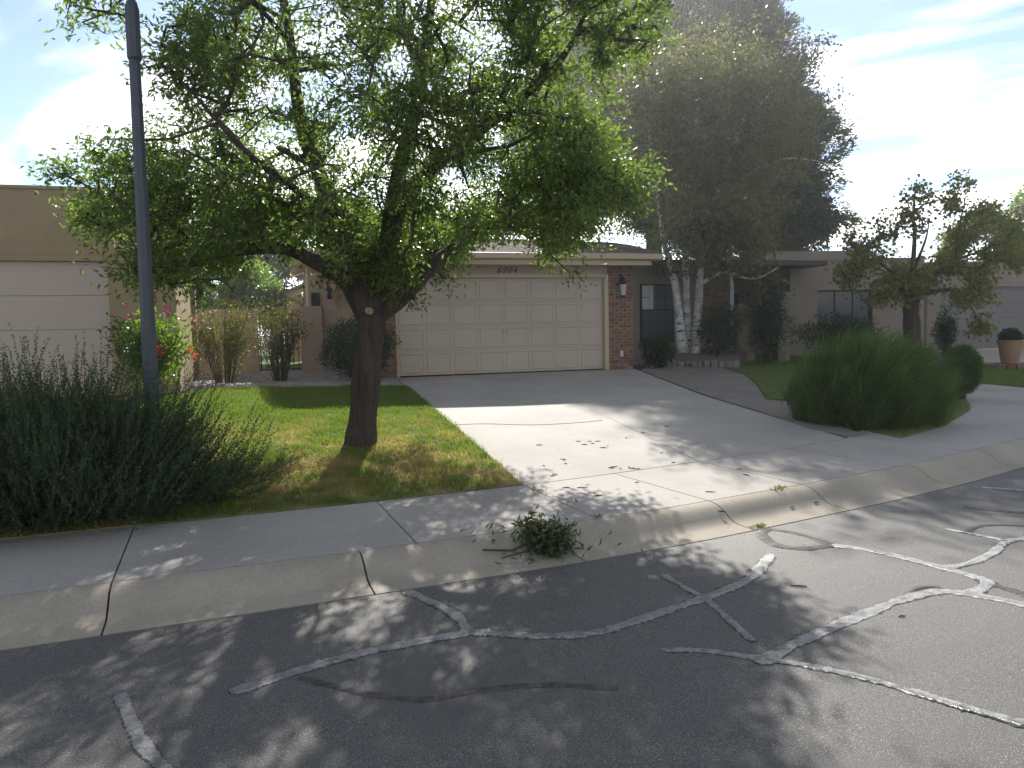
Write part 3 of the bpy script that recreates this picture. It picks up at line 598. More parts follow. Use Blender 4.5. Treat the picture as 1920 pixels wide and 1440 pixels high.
def house_c(h, L_, H, m):
    w = MB(); w.box(0, .5, 0, .3, 0, H); w.box(.5, L_+3, 0, .3, 2.32, H); w.box(0, .3, .3, 7, 0, H); w.build('wall', m, h); MB().box(-.04, L_+3, -.04, .34, H, H+.05).build('parapet_cap', m, h)
    MB().box(.5, L_+3, -.03, .12, 2.2, 2.315).build('lintel', m, h)
    dm = mat('grey_door_paint', (.22, .20, .185), (.20, .18, .17), .8, 20, .05, .6, .08, 50, .001); gd = MB().box(.5, L_+3, .14, .2, 0, 2.2).build('garage_door', dm, h)
    for r in range(4): MB().cbox(.51, L_+2.99, .11, .14, r*.55+.004, (r+1)*.55-.004, .004).build('door_section', dm, gd)
stucco_house('neighbour_house', 'low grey stucco house with a dark window behind the red-tinged tree', 1481, 1742, 24.0, 487, R_(4), .63, M['stucco_grey'], house_b)
stucco_house('neighbour_house', 'grey stucco house with wide garage door behind the terracotta pot', 1738, 1935, 26.5, 492, R_(2), .60, M['stucco_grey'], house_c)
# entry courtyard wall pieces
def low_wall(label, px0, px1, ytop, Y, th=.22, cap=False, name='garden_wall', m='stucco', z0=.6):
    a, b = at(px0, ytop, Y), at(px1, ytop, Y); t = thing(name, label, 'wall', (a[0], a[1], z0), 0); L_ = b[0]-a[0]; H = a[2]-z0
    MB().cbox(0, L_, 0, th, -.05, H, .012).build('wall', M[m], t); return t
low_wall('low stucco courtyard wall between the dark shrub and the tall hedge', 1382, 1416, 570, 21.5, m='stucco_grey'); low_wall('narrow pale stucco pier right of the tall hedge', 1459, 1482, 548, 21.5, .5, m='stucco_grey')
wz = at(603, 697, 19.6)
w1 = thing('garden_wall', 'pink stucco garden wall with a thick pier between gate and garage', 'wall', (at(563, 600, 19.5)[0], 19.5, .6), R_(12))
MB().cbox(0, .56, -.10, .32, -.05, 1.74, .012).build('pier', M['stucco'], w1); MB().cbox(.56, 1.7, .03, .23, -.05, 1.70, .012).build('wall', M['stucco'], w1)
w2 = thing('garden_wall', 'pink stucco garden wall left of the iron gate behind feathery shrubs', 'wall', (at(482, 600, 19.2)[0], 19.2, .6), R_(12))
MB().cbox(-2.6, 0, 0, .22, -.05, 1.70, .012).build('wall', M['stucco'], w2)
gp = at(482, 600, 19.3); gt = thing('iron_gate', 'black wrought iron gate with thin bars between the garden walls', 'gate', (gp[0]+.03, 19.32, .63), R_(12))
for z in (.08, .95, 1.5): MB().box(0, 1.12, -.012, .012, z, z+.025).build('rail', M['iron'], gt)
for i in range(9): MB().tube([(.02+i*.135, 0, .05), (.02+i*.135, 0, 1.6 if i % 8 else 1.72)], .010 if i % 8 else .018, 6).build('bar', M['iron'], gt)

# ------------------------------------------------------------------ lamp post
def glare_haze():
    # added volume standing in for lens veiling glare: one closed box round everything
    m, nt, out = nodes('glare_haze_air'); v = nt.nodes.new('ShaderNodeVolumePrincipled'); v.inputs['Color'].default_value = (.95, .96, 1, 1)
    v.inputs['Density'].default_value = GLARE_HAZE; v.inputs['Anisotropy'].default_value = .72; nt.links.new(v.outputs[0], out.inputs['Volume'])
    MB().box(-950, 950, -950, 1250, -1.5, 18).build('glare_haze', m, kind='stuff')
glare_haze()
def lamp():
    Y = 6.6; b = at(287, 800, Y); top = at(250, 4, Y); z0 = gz(b[:2])[0]
    t = thing('lamp_post', 'dark grey octagonal street lamp post rising out of the rosemary bush', 'lamp post', (b[0], b[1], z0)); tx = top[0]-b[0]; H = top[2]-z0
    fr = lambda k: (tx*.55*k, 0, H*k)
    MB().tube([fr(0), fr(.5), fr(.9)], [.075, .058, .047], 8).build('pole', M['pole'], t)
    MB().tube([fr(.885), fr(.89), fr(.985), fr(1.0)], [.048, .060, .060, .045], 8).build('collar', M['pole'], t)
    MB().lathe([(.14, 0), (.14, .04), (.10, .06), (.10, .45)], 8, (0, 0, -.02)).build('base', M['pole'], t)
    hd = MB(); hd.tube([fr(.99), (tx*.55+.0, 0, H+.35)], [.035, .03], 8); hd.box(tx*.55-.14, tx*.55+.14, -.14, .14, H+.62, H+.66); hd.box(tx*.55-.12, tx*.55+.12, -.12, .12, H+.33, H+.36); hd.build('lantern_frame', M['pole'], t)
    MB().box(tx*.55-.10, tx*.55+.10, -.10, .10, H+.36, H+.62).build('lantern_glass', M['lampglass'], t)
lamp()

# ------------------------------------------------------------------ leaves and trees
def unit(a): return a/np.maximum(np.linalg.norm(a, axis=-1, keepdims=True), 1e-9)
def leaf_quads(P, D, L_, Wd, fold=.12):
    """pointed leaf: base, two flanks, tip; random roll about its axis"""
    n = len(P); D = unit(D); a = unit(np.cross(D, unit(rng.normal(size=(n, 3))))); nn = np.cross(D, a)
    L_ = np.broadcast_to(L_, n)[:, None]; Wd = np.broadcast_to(Wd, n)[:, None]
    m = P+D*L_*.42+nn*L_*fold; V = np.stack([P, m+a*Wd/2, P+D*L_, m-a*Wd/2], 1).reshape(-1, 3)
    return V, np.arange(4*n).reshape(-1, 4)
def leaves(name, m, parent, P, D, L_, Wd, fold=.12, **kw):
    V, Q = leaf_quads(P, D, L_, Wd, fold); return link(name, np_mesh(name, V, Q), m, parent, **kw)
def in_poly_samples(polys, n, gapf=None):
    """points in picture polygons (weighted), thinned by a cloudy density so that the crown has gaps"""
    out = []
    tot = sum(w for _, w, _, _ in polys)
    for poly, w, Yc, Yr in polys:
        A = np.array(poly, float); k = int(n*w/tot); x0, y0 = A.min(0); x1, y1 = A.max(0); got = []
        while len(got) < k:
            Q = rng.uniform((x0, y0), (x1, y1), (k*3, 2)); Q = Q[inside(Q, A)]
            ph = np.sin(Q[:, 0]*.041+1.3)*np.sin(Q[:, 1]*.049+.4)+.7*np.sin(Q[:, 0]*.083+Q[:, 1]*.062)+.5*np.sin(Q[:, 1]*.12-Q[:, 0]*.05)
            Q = Q[rng.uniform(-1.25, 1.2, len(Q)) < ph]; got += [tuple(q) for q in Q]
        for q in got[:k]:
            cy = (A[:, 0].min()+A[:, 0].max())/2; rr = (A[:, 0].max()-A[:, 0].min())/2; f = math.sqrt(max(.08, 1-((q[0]-cy)/rr)**2))
            out.append(at(q[0], q[1], Yc+rng.uniform(-1, 1)*Yr*f))
    return np.array(out)
def clumped(centres, k, sd):
    return np.repeat(centres, k, 0)+rng.normal(0, 1, (len(centres)*k, 3))*np.array(sd)
def grow(limbs, ends, step=.28, sag=.0):
    """joins every twig end to the nearest wood grown so far; returns nodes, parents"""
    N = []; par = []
    for pts in limbs:
        prev = -1
        for p in pts: N.append(np.array(p, float)); par.append(prev); prev = len(N)-1
    nl_ = len(N); A = np.zeros((len(N)+len(ends)*14, 3)); A[:nl_] = N; c = nl_
    d0 = np.array([np.min(np.linalg.norm(A[:nl_]-e, axis=1)) for e in ends]); order = np.argsort(d0); tips = []
    for i in order:
        e = ends[i]; dd = np.linalg.norm(A[:c]-e, axis=1)+np.maximum(0, A[:c, 2]-e[2])*.5; j = int(np.argmin(dd)); a = A[j]
        L_ = np.linalg.norm(e-a); k = max(1, min(12, int(L_/step))); prev = j; off = rng.normal(0, .06*L_, 3)
        for q in range(1, k+1):
            t = q/k; p = a+(e-a)*t+off*math.sin(math.pi*t)+np.array([0, 0, .12*L_*math.sin(math.pi*t)*(1-sag)])
            if c >= len(A): A = np.vstack([A, np.zeros((2000, 3))])
            A[c] = p; par.append(prev); prev = c; c += 1
        tips.append(prev)
    return A[:c], par, nl_, tips
def tree(name, label, cat, base, limbs, ends, trunk_mat, twig_mat, leaf, group=None, twig_r=.006, ns=4, sag=0, per=40, L_=(.07, .11), Wd=.026, spread=.28, droop=.6, outward=.6, trunk_name='trunk', leafname='crown', twig_pow=.42, step=.28, maxr=.05, cloud=0):
    t = thing(name, label, cat, tuple(base), 0, group); b0 = np.array(base)
    tb = MB(); paths = []
    for pts, r0, r1, n in limbs:
        P = catmull(pts, 6); k = len(P); u = np.linspace(0, 1, k)
        rad = r0+(r1-r0)*u; rad = rad*(1+.05*np.sin(u*23+r0*90)); paths.append(P)
        if pts is limbs[0][0]: rad = rad*(1+.42*np.exp(-u*7))
        tb.tube([p-b0 for p in P], list(rad), n)
    tb.build(trunk_name, trunk_mat, t, smooth=True)
    A, par, nl_, tips = grow(paths, ends, step, sag); cnt = np.zeros(len(A))
    for k in tips: cnt[k] += 1
    for i in range(len(A)-1, -1, -1):
        if par[i] >= 0: cnt[par[i]] += cnt[i]
    V = []; Q = []
    for i in range(nl_, len(A)):
        j = par[i]; r = min(maxr, twig_r*max(1, cnt[i])**twig_pow); rj = min(maxr, twig_r*max(1, cnt[j])**twig_pow) if j >= nl_ else r*1.15
        d = A[i]-A[j]; ln = np.linalg.norm(d)
        if ln < 1e-6: continue
        d = d/ln; a = np.cross(d, (.3, .5, .8)); a /= np.linalg.norm(a); bb = np.cross(d, a); o = len(V)
        m_ = 3 if r < .010 else 5
        for P_, rr in ((A[j], rj), (A[i]+d*r*.5, r)):
            for k in range(m_): an = 2*math.pi*k/m_; V.append(P_+(a*math.cos(an)+bb*math.sin(an))*rr-b0)
        Q += [(o+k, o+(k+1) % m_, o+m_+(k+1) % m_, o+m_+k) for k in range(m_)]
    if Q: link('branches', np_mesh('branches', np.array(V), np.array(Q)), twig_mat, t, kind='stuff')
    # leaves: along the last part of each twig, hanging a little
    T = A[tips]; PT = A[[par[k] for k in tips]]; d = unit(T-PT); n = len(T)
    idx = np.repeat(np.arange(n), per); k = len(idx); u = rng.uniform(-.9, 1.0, k)[:, None]
    ctr = np.mean(T, 0); out = unit(T-ctr*np.array([1, 1, 1]))
    P = T[idx]+d[idx]*u*spread*.9+rng.normal(0, spread*.42, (k, 3))*np.array([1, 1, .85])
    if cloud: P += rng.normal(0, cloud, (n, 3))[idx]
    D = unit(d[idx]*.5+out[idx]*outward+unit(rng.normal(size=(k, 3)))*.9+np.array([0, 0, -droop]))
    ll_ = rng.uniform(L_[0], L_[1], k); leaves(leafname, leaf, t, P-b0, D, ll_, ll_*Wd/((L_[0]+L_[1])/2), kind='stuff')
    return t
def pl(Y, *pts):          # picture polyline with depths to points
    return [tuple(at(p[0], p[1], p[2] if len(p) > 2 else Y)) for p in pts]
def ash():
    b = G(674, 836); Y = b[1]
    base = (b[0], b[1], b[2]-.05)
    tr = [tuple(base), tuple(np.array(base)+(.02, 0, .12))]+pl(Y, (680, 790), (686, 720), (692, 650), (698, 595), (703, 560))
    limbs = [(tr, .168, .150, 14),
      (pl(Y, (690, 600), (668, 555), (640, 520), (590, 490, Y-.1), (530, 466, Y-.2), (450, 470, Y-.4), (370, 492, Y-.5), (300, 508, Y-.6)), .125, .03, 10),
      (pl(Y, (695, 590), (680, 530), (655, 465, Y+.1), (630, 400, Y+.2), (600, 330, Y+.3), (572, 260, Y+.3), (556, 180, Y+.3), (545, 80, Y+.3), (520, -60, Y+.2), (490, -200, Y)), .14, .03, 10),
      (pl(Y, (705, 585), (718, 520, Y+.1), (733, 440, Y+.2), (740, 370, Y+.3), (756, 290, Y+.3), (778, 205, Y+.4), (795, 100, Y+.5), (812, -20, Y+.5), (830, -180, Y+.5)), .15, .03, 10),
      (pl(Y, (735, 420, Y+.2), (775, 350, Y), (850, 282, Y-.3), (930, 222, Y-.5), (1000, 165, Y-.6), (1060, 100, Y-.7), (1100, 20, Y-.8)), .09, .02, 8),
      (pl(Y, (703, 595), (738, 570), (775, 538, Y-.1), (820, 490, Y-.1), (890, 440, Y), (980, 405, Y+.1), (1080, 385, Y+.1), (1180, 372, Y+.2)), .115, .02, 9),
      (pl(Y, (640, 430, Y+.2), (560, 360, Y-.4), (480, 300, Y-.9), (410, 230, Y-1.1), (350, 160, Y-1.2)), .05, .012, 6),
      (pl(Y, (545, 80, Y+.3), (470, 0, Y-.2), (380, -60, Y-.6), (300, -70, Y-.7), (232, -5, Y-.8), (200, 25, Y-.9)), .03, .008, 6)]
    main = [(365,100),(345,60),(365,-60),(440,-260),(640,-380),(900,-360),(1120,-230),(1250,-60),(1240,60),(1180,110),(1060,150),(1000,250),(960,330),(940,420),(960,438),(880,462),(800,470),(790,430),(700,470),(610,460),(520,470),(420,470),(420,400),(400,300),(370,235),(390,190)]
    left = [(110,330),(135,305),(175,295),(195,280),(225,295),(280,268),(305,285),(370,310),(400,300),(450,340),(520,370),(560,420),(500,455),(440,475),(390,490),(330,520),(290,530),(255,485),(215,465),(180,440),(135,410),(110,390),(150,360)]
    right = [(940,390),(1000,270),(1060,215),(1110,190),(1130,240),(1170,295),(1200,340),(1195,372),(1150,380),(1110,392),(1100,430),(1072,468),(1035,470),(1000,440),(945,445),(900,458),(880,430)]
    low = [(640,480),(700,440),(780,470),(830,500),(870,468),(850,498),(800,500),(760,520),(700,560),(660,520)]
    backp = [(540,370),(700,390),(900,370),(990,400),(960,455),(860,462),(700,450),(600,460),(540,450)]; backl = [(400,370),(520,375),(560,450),(440,468),(400,430)]
    twigtop = [(130,0),(160,-20),(215,-10),(215,35),(150,45),(125,35)]
    flank = [(305,80),(340,40),(380,60),(400,140),(360,150),(310,120)]
    ends = in_poly_samples([(main, 10.8, Y+.25, 1.8), (left, 2.1, Y-.35, 1.2), (right, 3.0, Y+.55, 1.5), (low, .65, Y, .8), (backp, 2.0, Y+2.7, 1.0), (backl, .7, Y+2.2, .8), (twigtop, .10, Y-.9, .3), (flank, .25, Y-1.2, .3)], 740); ends = clumped(ends, 5, (.15, .17, .13))
    # pruned: the twigs in front of the house number and the upper door are gone
    hx = ends[:, 0]/ends[:, 1]; hz = (ends[:, 2]-CH)/ends[:, 1]; ends = ends[~((hx > -.065) & (hx < .045) & (hz < .128))]
    t = tree('ash_tree', 'leafy green ash tree with forked dark trunk on the front lawn', 'tree', base, limbs, ends, M['bark'], M['bark_twig'], M['ash'], per=46, L_=(.048, .090), Wd=.024, spread=.19, droop=.3, outward=.2)
    p = at(693, 583, Y-.19)-np.array(base); s = MB(); s.lathe([(.04, 0), (.05, .01), (.048, .03), (.0, .034)], 14); o = s.build('pruning_scar', M['scar'], t, smooth=False); o.location = p; o.scale = (1, .82, 1); o.rotation_euler = (R_(90), R_(20), 0)
ash()
def birch():
    Y = 20.3; base = at(1288, 664, Y)
    limbs = [(pl(Y, (1280, 664), (1275, 620), (1270, 570), (1265, 530), (1256, 490), (1246, 460), (1238, 400), (1225, 300), (1210, 200)), .135, .03, 10),
      (pl(Y+.3, (1290, 664), (1288, 600), (1286, 520), (1286, 440), (1288, 360), (1300, 260), (1315, 160)), .13, .03, 10),
      (pl(Y-.1, (1303, 664), (1306, 620), (1310, 570), (1312, 525), (1316, 490), (1330, 400), (1370, 300), (1400, 200)), .14, .03, 10),
      (pl(Y-.1, (1313, 535), (1330, 522), (1360, 510), (1400, 522), (1430, 518), (1460, 500)), .06, .015, 6),
      (pl(Y, (1340, 395), (1400, 330), (1460, 300), (1520, 300), (1600, 318)), .04, .006, 5), (pl(Y, (1390, 240), (1440, 180), (1490, 130), (1510, 70)), .03, .006, 5)]
    crown = [(1130,180),(1200,110),(1290,90),(1370,100),(1450,160),(1510,200),(1530,250),(1510,280),(1465,300),(1430,350),(1400,400),(1380,440),(1340,450),(1280,430),(1230,380),(1190,300),(1120,260)]
    thin = [(1440,200),(1470,80),(1520,60),(1560,150),(1540,210)]; low = [(1260,420),(1380,405),(1425,440),(1420,488),(1330,480),(1280,470)]
    ends = in_poly_samples([(crown, 8, Y, 2.3), (low, 1.9, Y, 1.5), (thin, .25, Y, .8)], 300); ends = clumped(ends, 6, (.42, .42, .38))
    tree('birch_tree', 'white barked birch clump with three stems and fine drooping twigs', 'tree', base, limbs, ends, M['birch'], M['bark_twig'], M['birchleaf'], per=34, L_=(.06, .11), Wd=.06, spread=.32, droop=.9, outward=.2, twig_r=.0042, step=.4)
birch()
def pine(name, label, base, limbs, polys, n, per, m='pine', L_=(.14, .24), Wd=.035, **k):
    ends = in_poly_samples(polys, n); ck = k.pop('clump', None)
    if ck: ends = clumped(ends, *ck)
    return tree(name, label, 'tree', base, limbs, ends, M['pinebark'], M['pinebark'], M[m], per=per, L_=L_, Wd=Wd, spread=k.pop('spread', .42), droop=k.pop('droop', -.25), outward=.9, twig_r=.012, step=.6, **k)
def pines():
    Y = 40.; b = at(1222, 640, Y); b[2] = .55
    limbs = [([tuple(b)]+pl(Y, (1224, 520), (1228, 420), (1236, 300), (1250, 150), (1270, 0), (1285, -60)), .5, .09, 10), (pl(Y, (1228, 430), (1190, 390), (1140, 350), (1060, 300)), .10, .03, 6),
      (pl(Y, (1232, 350), (1320, 300), (1420, 320), (1520, 350)), .12, .03, 6), (pl(Y, (1240, 250), (1330, 180), (1420, 90)), .10, .03, 6), (pl(Y, (1240, 280), (1150, 220), (1050, 180)), .1, .03, 6), (pl(Y, (1228, 400), (1330, 430), (1440, 430), (1530, 410)), .1, .03, 6)]
    body = [(955,270),(975,180),(1000,90),(1060,0),(1150,-40),(1230,-60),(1310,-75),(1400,-60),(1440,-20),(1448,40),(1430,100),(1490,160),(1520,220),(1545,250),(1530,290),(1440,270),(1420,320),(1470,330),(1530,312),(1570,335),(1560,355),(1572,405),(1545,435),(1490,462),(1430,475),(1340,475),(1260,440),(1240,440),(1190,400),(1130,415),(1080,360),(1010,330)]
    pine('pine_tree', 'tall dark pine with a brown trunk towering behind the house roof', b, limbs, [(body, 10, Y, 3.2)], 330, 84, L_=(.20, .34), Wd=.085, clump=(10, (.62, .7, .40)), spread=.55)
pines()
def small_trees():
    Y = 17.2; b = at(1712, 660, Y); b[2] = gz(b[:2])[0]-.05
    limbs = [([tuple(b)]+pl(Y, (1710, 620), (1708, 580), (1710, 560)), .19, .15, 10), (pl(Y, (1708, 575), (1690, 540), (1660, 500), (1610, 480)), .07, .015, 6), (pl(Y, (1712, 575), (1740, 530), (1790, 490), (1840, 470)), .08, .015, 6),
      (pl(Y, (1711, 570), (1712, 500), (1715, 440), (1712, 400), (1718, 345)), .07, .01, 6), (pl(Y, (1715, 500), (1735, 450), (1745, 400)), .04, .008, 5), (pl(Y, (1712, 560), (1760, 545), (1800, 550), (1830, 590)), .06, .012, 6), (pl(Y, (1790, 490), (1800, 420), (1815, 350)), .03, .008, 5)]
    A = [(1580,500),(1610,470),(1650,480),(1700,500),(1760,480),(1800,470),(1850,500),(1860,560),(1830,590),(1780,560),(1760,540),(1720,560),(1680,560),(1640,570),(1620,540),(1560,520)]
    B = [(1580,430),(1640,410),(1680,440),(1660,480),(1600,470)]; C_ = [(1680,440),(1690,360),(1730,340),(1755,380),(1740,430),(1710,450)]; D_ = [(1780,460),(1770,390),(1795,330),(1820,345),(1850,390),(1900,400),(1925,440),(1925,500),(1860,500)]; E_ = [(1825,600),(1810,590),(1850,585),(1850,620),(1820,622)]
    ends = in_poly_samples([(A, 5, Y, 1.3), (B, .9, Y, .6), (C_, .8, Y, .5), (D_, 3, Y, .9), (E_, .25, Y, .2)], 440)
    tree('pear_tree', 'small red-tinged tree with short dark trunk behind the broom bush', 'tree', b, limbs, ends, M['bark'], M['bark_twig'], M['pear'], per=22, L_=(.07, .11), Wd=.07, spread=.22, droop=.4, outward=.3, twig_r=.006, step=.35)
    Y = 38; b = at(1880, 640, Y); b[2] = .6
    pine('shade_tree', 'hazy broad tree beyond the far garage roof', b, [([tuple(b)]+pl(Y, (1880, 520), (1885, 430)), .3, .1, 8)], [([(1765,480),(1790,430),(1830,410),(1900,395),(2000,360),(2040,480)], 3, Y, 2.5)], 200, 60, 'birchleaf', (.16, .26), .12, droop=.3)
    Y = 48; b = at(1960, 640, Y); b[2] = .6
    pine('shade_tree', 'pale green treetop at the far edge beyond the garage roof', b, [([tuple(b)]+pl(Y, (1960, 520), (1965, 430)), .3, .1, 8)], [([(1890,420),(1905,375),(1960,330),(2080,350),(2100,480),(1900,480)], 3, Y, 3)], 160, 60, 'bright', (.2, .3), .14, droop=.3)
    # behind the garden walls on the left
    Y = 24; b = at(440, 640, Y); b[2] = .6
    pine('laurel_tree', 'glossy round laurel with clipped dome above the garden wall', b, [([tuple(b)]+pl(Y, (440, 600), (442, 560)), .10, .06, 8)], [([(362,600),(358,550),(372,512),(410,496),(460,494),(500,510),(522,548),(520,590),(480,605),(400,612)], 3, Y, 1.2)], 340, 60, 'bright', (.09, .14), .055, spread=.25, droop=.2)
    Y = 36; b = at(520, 640, Y); b[2] = .6
    pine('willow_tree', 'dark drooping evergreen behind the round laurel', b, [([tuple(b)]+pl(Y, (520, 560), (525, 500), (530, 460)), .25, .1, 8)], [([(455,560),(440,500),(470,455),(520,445),(560,470),(585,520),(575,600),(500,610)], 3, Y, 2)], 260, 70, 'dark', (.18, .3), .07, droop=.9)
    Y = 40; b = at(390, 640, Y); b[2] = .6
    pine('shade_tree', 'deep green tree behind the tan house and the round laurel', b, [([tuple(b)]+pl(Y, (390, 560), (392, 500)), .25, .1, 8)], [([(330,600),(320,500),(350,465),(420,460),(455,500),(450,600)], 3, Y, 2)], 220, 60, 'dark', (.2, .3), .10, droop=.4)
small_trees()

# ------------------------------------------------------------------ shrubs
def shrub(name, label, base, rad, n, m, L_=(.05, .08), Wd=.03, cat='shrub', shell=.35, stems=14, droop=.1, up=.3, stem_m='bark_twig', lift=.0, bump=.18, group=None, z=None):
    """stems fan out of the ground; leaves fill an uneven dome"""
    bz = gz(base[:2])[0] if z is None else z; t = thing(name, label, cat, (base[0], base[1], bz), 0, group); rx, ry, rz = rad
    sb = MB()
    for i in range(stems):
        a = rng.uniform(0, 2*math.pi); k = rng.uniform(.2, .8); e = np.array([math.cos(a)*rx*k, math.sin(a)*ry*k, lift+rz*rng.uniform(1.0, 1.7)])
        sb.tube([(math.cos(a)*.04, math.sin(a)*.04, -.03), e*(.35, .35, .5), e], [.014, .010, .004], 5)
    sb.build('stems', M[stem_m], t, kind='stuff')
    u = unit(rng.normal(size=(n, 3))); r = 1-np.abs(rng.normal(0, shell, n)); r = np.clip(r, .05, 1.1)
    ph = rng.uniform(0, 6.28, 6); lump = 1+bump*(np.sin(u[:, 0]*5+ph[0])*np.sin(u[:, 2]*4+ph[1])+.6*np.sin(u[:, 1]*9+ph[2]+u[:, 0]*4)+.5*np.sin(u[:, 2]*13+ph[3]+u[:, 0]*7))
    P = u*r[:, None]*lump[:, None]*np.array([rx, ry, rz]); P[:, 2] += lift+rz; P[:, 2] = np.maximum(P[:, 2], .02+rng.uniform(0, .05, n))
    D = unit(u*.7+unit(rng.normal(size=(n, 3)))+np.array([0, 0, up-droop])); l = rng.uniform(L_[0], L_[1], n)
    leaves('foliage', m, t, P, D, l, l*Wd/((L_[0]+L_[1])/2), kind='stuff'); return t
def px_shrub(name, label, x0, x1, y0, y1, Y, n, m, depth=.8, z=None, **k):
    a, b = at(x0, y1, Y), at(x1, y1, Y); c = at((x0+x1)/2, y0, Y); bz = gz(np.array([(a[0]+b[0])/2, Y]))[0] if z is None else z
    rx = (b[0]-a[0])/2; rz = (c[2]-max(bz, a[2]))/2; lift = max(0, a[2]-bz)
    return shrub(name, label, ((a[0]+b[0])/2, Y), (rx, rx*depth, rz), n, m, lift=lift, z=bz, **k)
def rosemary():
    c = np.array([-3.85, 6.05]); bz = gz(c)[0]; t = thing('rosemary_bush', 'big spiky grey-green rosemary bush around the lamp post', 'bush', (c[0], c[1], bz)); sb = MB()
    for n, k, lo, hi, r0, r1, nl, m, tilt in ((5200, 30, .16, .32, .35, .86, .036, 'foliage', .34), (1250, 56, .32, .56, .66, .88, .034, 'sprigs', .2)):
        az = rng.uniform(0, 2*np.pi, n); el = np.arcsin(rng.uniform(0, 1, n)); u = np.column_stack([np.cos(az)*np.cos(el), np.sin(az)*np.cos(el), np.sin(el)])
        lump = 1+.10*np.sin(az*3+1)+.09*np.sin(az*7+el*5)+.08*np.sin(el*9+az*2); r = lump*rng.uniform(r0, r1, n)
        B = u*r[:, None]*np.array([1.58, 1.14, .98]); B[:, 2] = np.maximum(B[:, 2], .03)
        D = unit(u*np.array([.85, .85, .5])+np.array([0, 0, .55])+rng.normal(0, tilt, (n, 3))); Ls = rng.uniform(lo, hi, n)
        f = np.linspace(0, 1, k)[None, :]+rng.uniform(-.02, .02, (n, k)); bend = unit(rng.normal(0, .6, (n, 3))+np.array([0, 0, 1.3]))*.3
        P = B[:, None, :]+D[:, None, :]*(f*Ls[:, None])[:, :, None]+bend[:, None, :]*(f**2)[:, :, None]*Ls[:, None, None]
        ax = D[:, None, :]+2*bend[:, None, :]*f[:, :, None]; ax = unit(ax); w = unit(rng.normal(size=P.shape)); w = unit(w-ax*np.sum(w*ax, -1, keepdims=True))
        nd = unit(ax*.8+w*.8); ln = nl*(1-.55*f)
        leaves(m, M['rosemary'], t, P.reshape(-1, 3), nd.reshape(-1, 3), ln.reshape(-1), np.full(n*k, .0115), kind='stuff')
        for i in range(0, n, 2): sb.tube([B[i]*.8, B[i], B[i]+D[i]*Ls[i]*.5, B[i]+D[i]*Ls[i]*.9+bend[i]*.8*Ls[i]], [.004, .003, .002, .001], 3, False)
    for i in range(70):
        a = rng.uniform(0, 6.28); e = np.array([math.cos(a)*1.1, math.sin(a)*.9, rng.uniform(.2, .8)]); sb.tube([(0, 0, 0), e*(.5, .5, .3), e], [.02, .014, .006], 5, False)
    sb.build('stems', M['rosemary'], t, kind='stuff')
rosemary()
def broom():
    g = G(1676, 812); c = np.array([g[0]+.12, g[1]+.92]); bz = gz(c)[0]; t = thing('broom_bush', 'dense dome of fine green broom stems beside the driveway apron', 'bush', (c[0], c[1], bz))
    n = 15000; az = rng.uniform(0, 2*np.pi, n); el = np.arcsin(rng.uniform(-.05, 1, n)); u = np.column_stack([np.cos(az)*np.cos(el), np.sin(az)*np.cos(el), np.sin(el)])
    lump = 1+.07*np.sin(az*4+2)+.07*np.sin(az*9+el*6)+.06*np.sin(az*15-el*11); r = lump*np.where(rng.uniform(size=n) < .7, rng.uniform(.80, .98, n), rng.uniform(.4, .85, n))
    T = u*r[:, None]*np.array([1.20, 1.0, 1.2]); T[:, 2] = np.maximum(T[:, 2]+.03, .03); T[:, :2] *= (.76+.24*np.clip(T[:, 2:]/.5, 0, 1))
    D = unit(u*.6+np.array([.22, -.05, .58])+rng.normal(0, .26, (n, 3))); L_ = (rng.uniform(.18, .42, n)*np.where(rng.uniform(size=n) < .12, 1.35, 1))[:, None]; w = rng.uniform(.003, .006, n)[:, None]
    s = unit(np.cross(D, unit(rng.normal(size=(n, 3))))); tipb = np.array([.12, -.02, -.10])
    a = T-D*L_*.6; m = T+D*L_*.1; e = T+D*L_*.5+tipb*L_
    V = np.stack([a-s*w, a+s*w, m+s*w, m-s*w, e], 1).reshape(-1, 3); q = np.arange(n)*5
    Q = np.concatenate([np.stack([q, q+1, q+2, q+3], 1)]); me = bpy.data.meshes.new('foliage')
    tri = np.stack([q+3, q+2, q+4], 1); me.from_pydata([tuple(v) for v in V], [], [tuple(x) for x in Q]+[tuple(x) for x in tri]); me.update()
    link('foliage', me, M['broom'], t, kind='stuff')
    sb = MB()
    for i in range(260):
        e = T[i*11]*.85; sb.tube([(e[0]*.1, e[1]*.1, 0), e*(.5, .5, .45), e], [.012, .009, .004], 4, False)
    sb.build('stems', M['broom'], t, kind='stuff')
broom()
def flowers(t, pts, m, n=16, r=.06, l=.036):
    P = np.concatenate([np.array(p)+rng.normal(0, r*.5, (n, 3)) for p in pts]); D = unit(rng.normal(size=P.shape)+np.array([0, -.6, .4]))
    leaves('blossoms', m, t, P, D, np.full(len(P), l), np.full(len(P), l*.85), .2, kind='stuff')
rs = px_shrub('rose_bush', 'glossy leafed flowering shrub with magenta and red blooms beside the tan wall', 215, 352, 590, 720, 11.2, 5200, M['bright'], L_=(.05, .08), Wd=.035, stems=26, shell=.5, bump=.3)
rb = np.array(rs.location)
flowers(rs, [at(x, y, 11.0)-rb for x, y in ((236, 570), (240, 595), (292, 545), (288, 560), (312, 590), (300, 650), (360, 598), (366, 610), (315, 575))], M['magenta']); flowers(rs, [at(x, y, 10.8)-rb for x, y in ((297, 655), (304, 650), (360, 655), (366, 668), (300, 664))], M['red'])
px_shrub('nandina_bush', 'feathery yellow-green nandina in front of the left garden wall', 362, 478, 565, 718, 15.6, 5200, M['nandina'], L_=(.045, .075), Wd=.022, stems=34, shell=.45, bump=.3, lift=0) if False else None
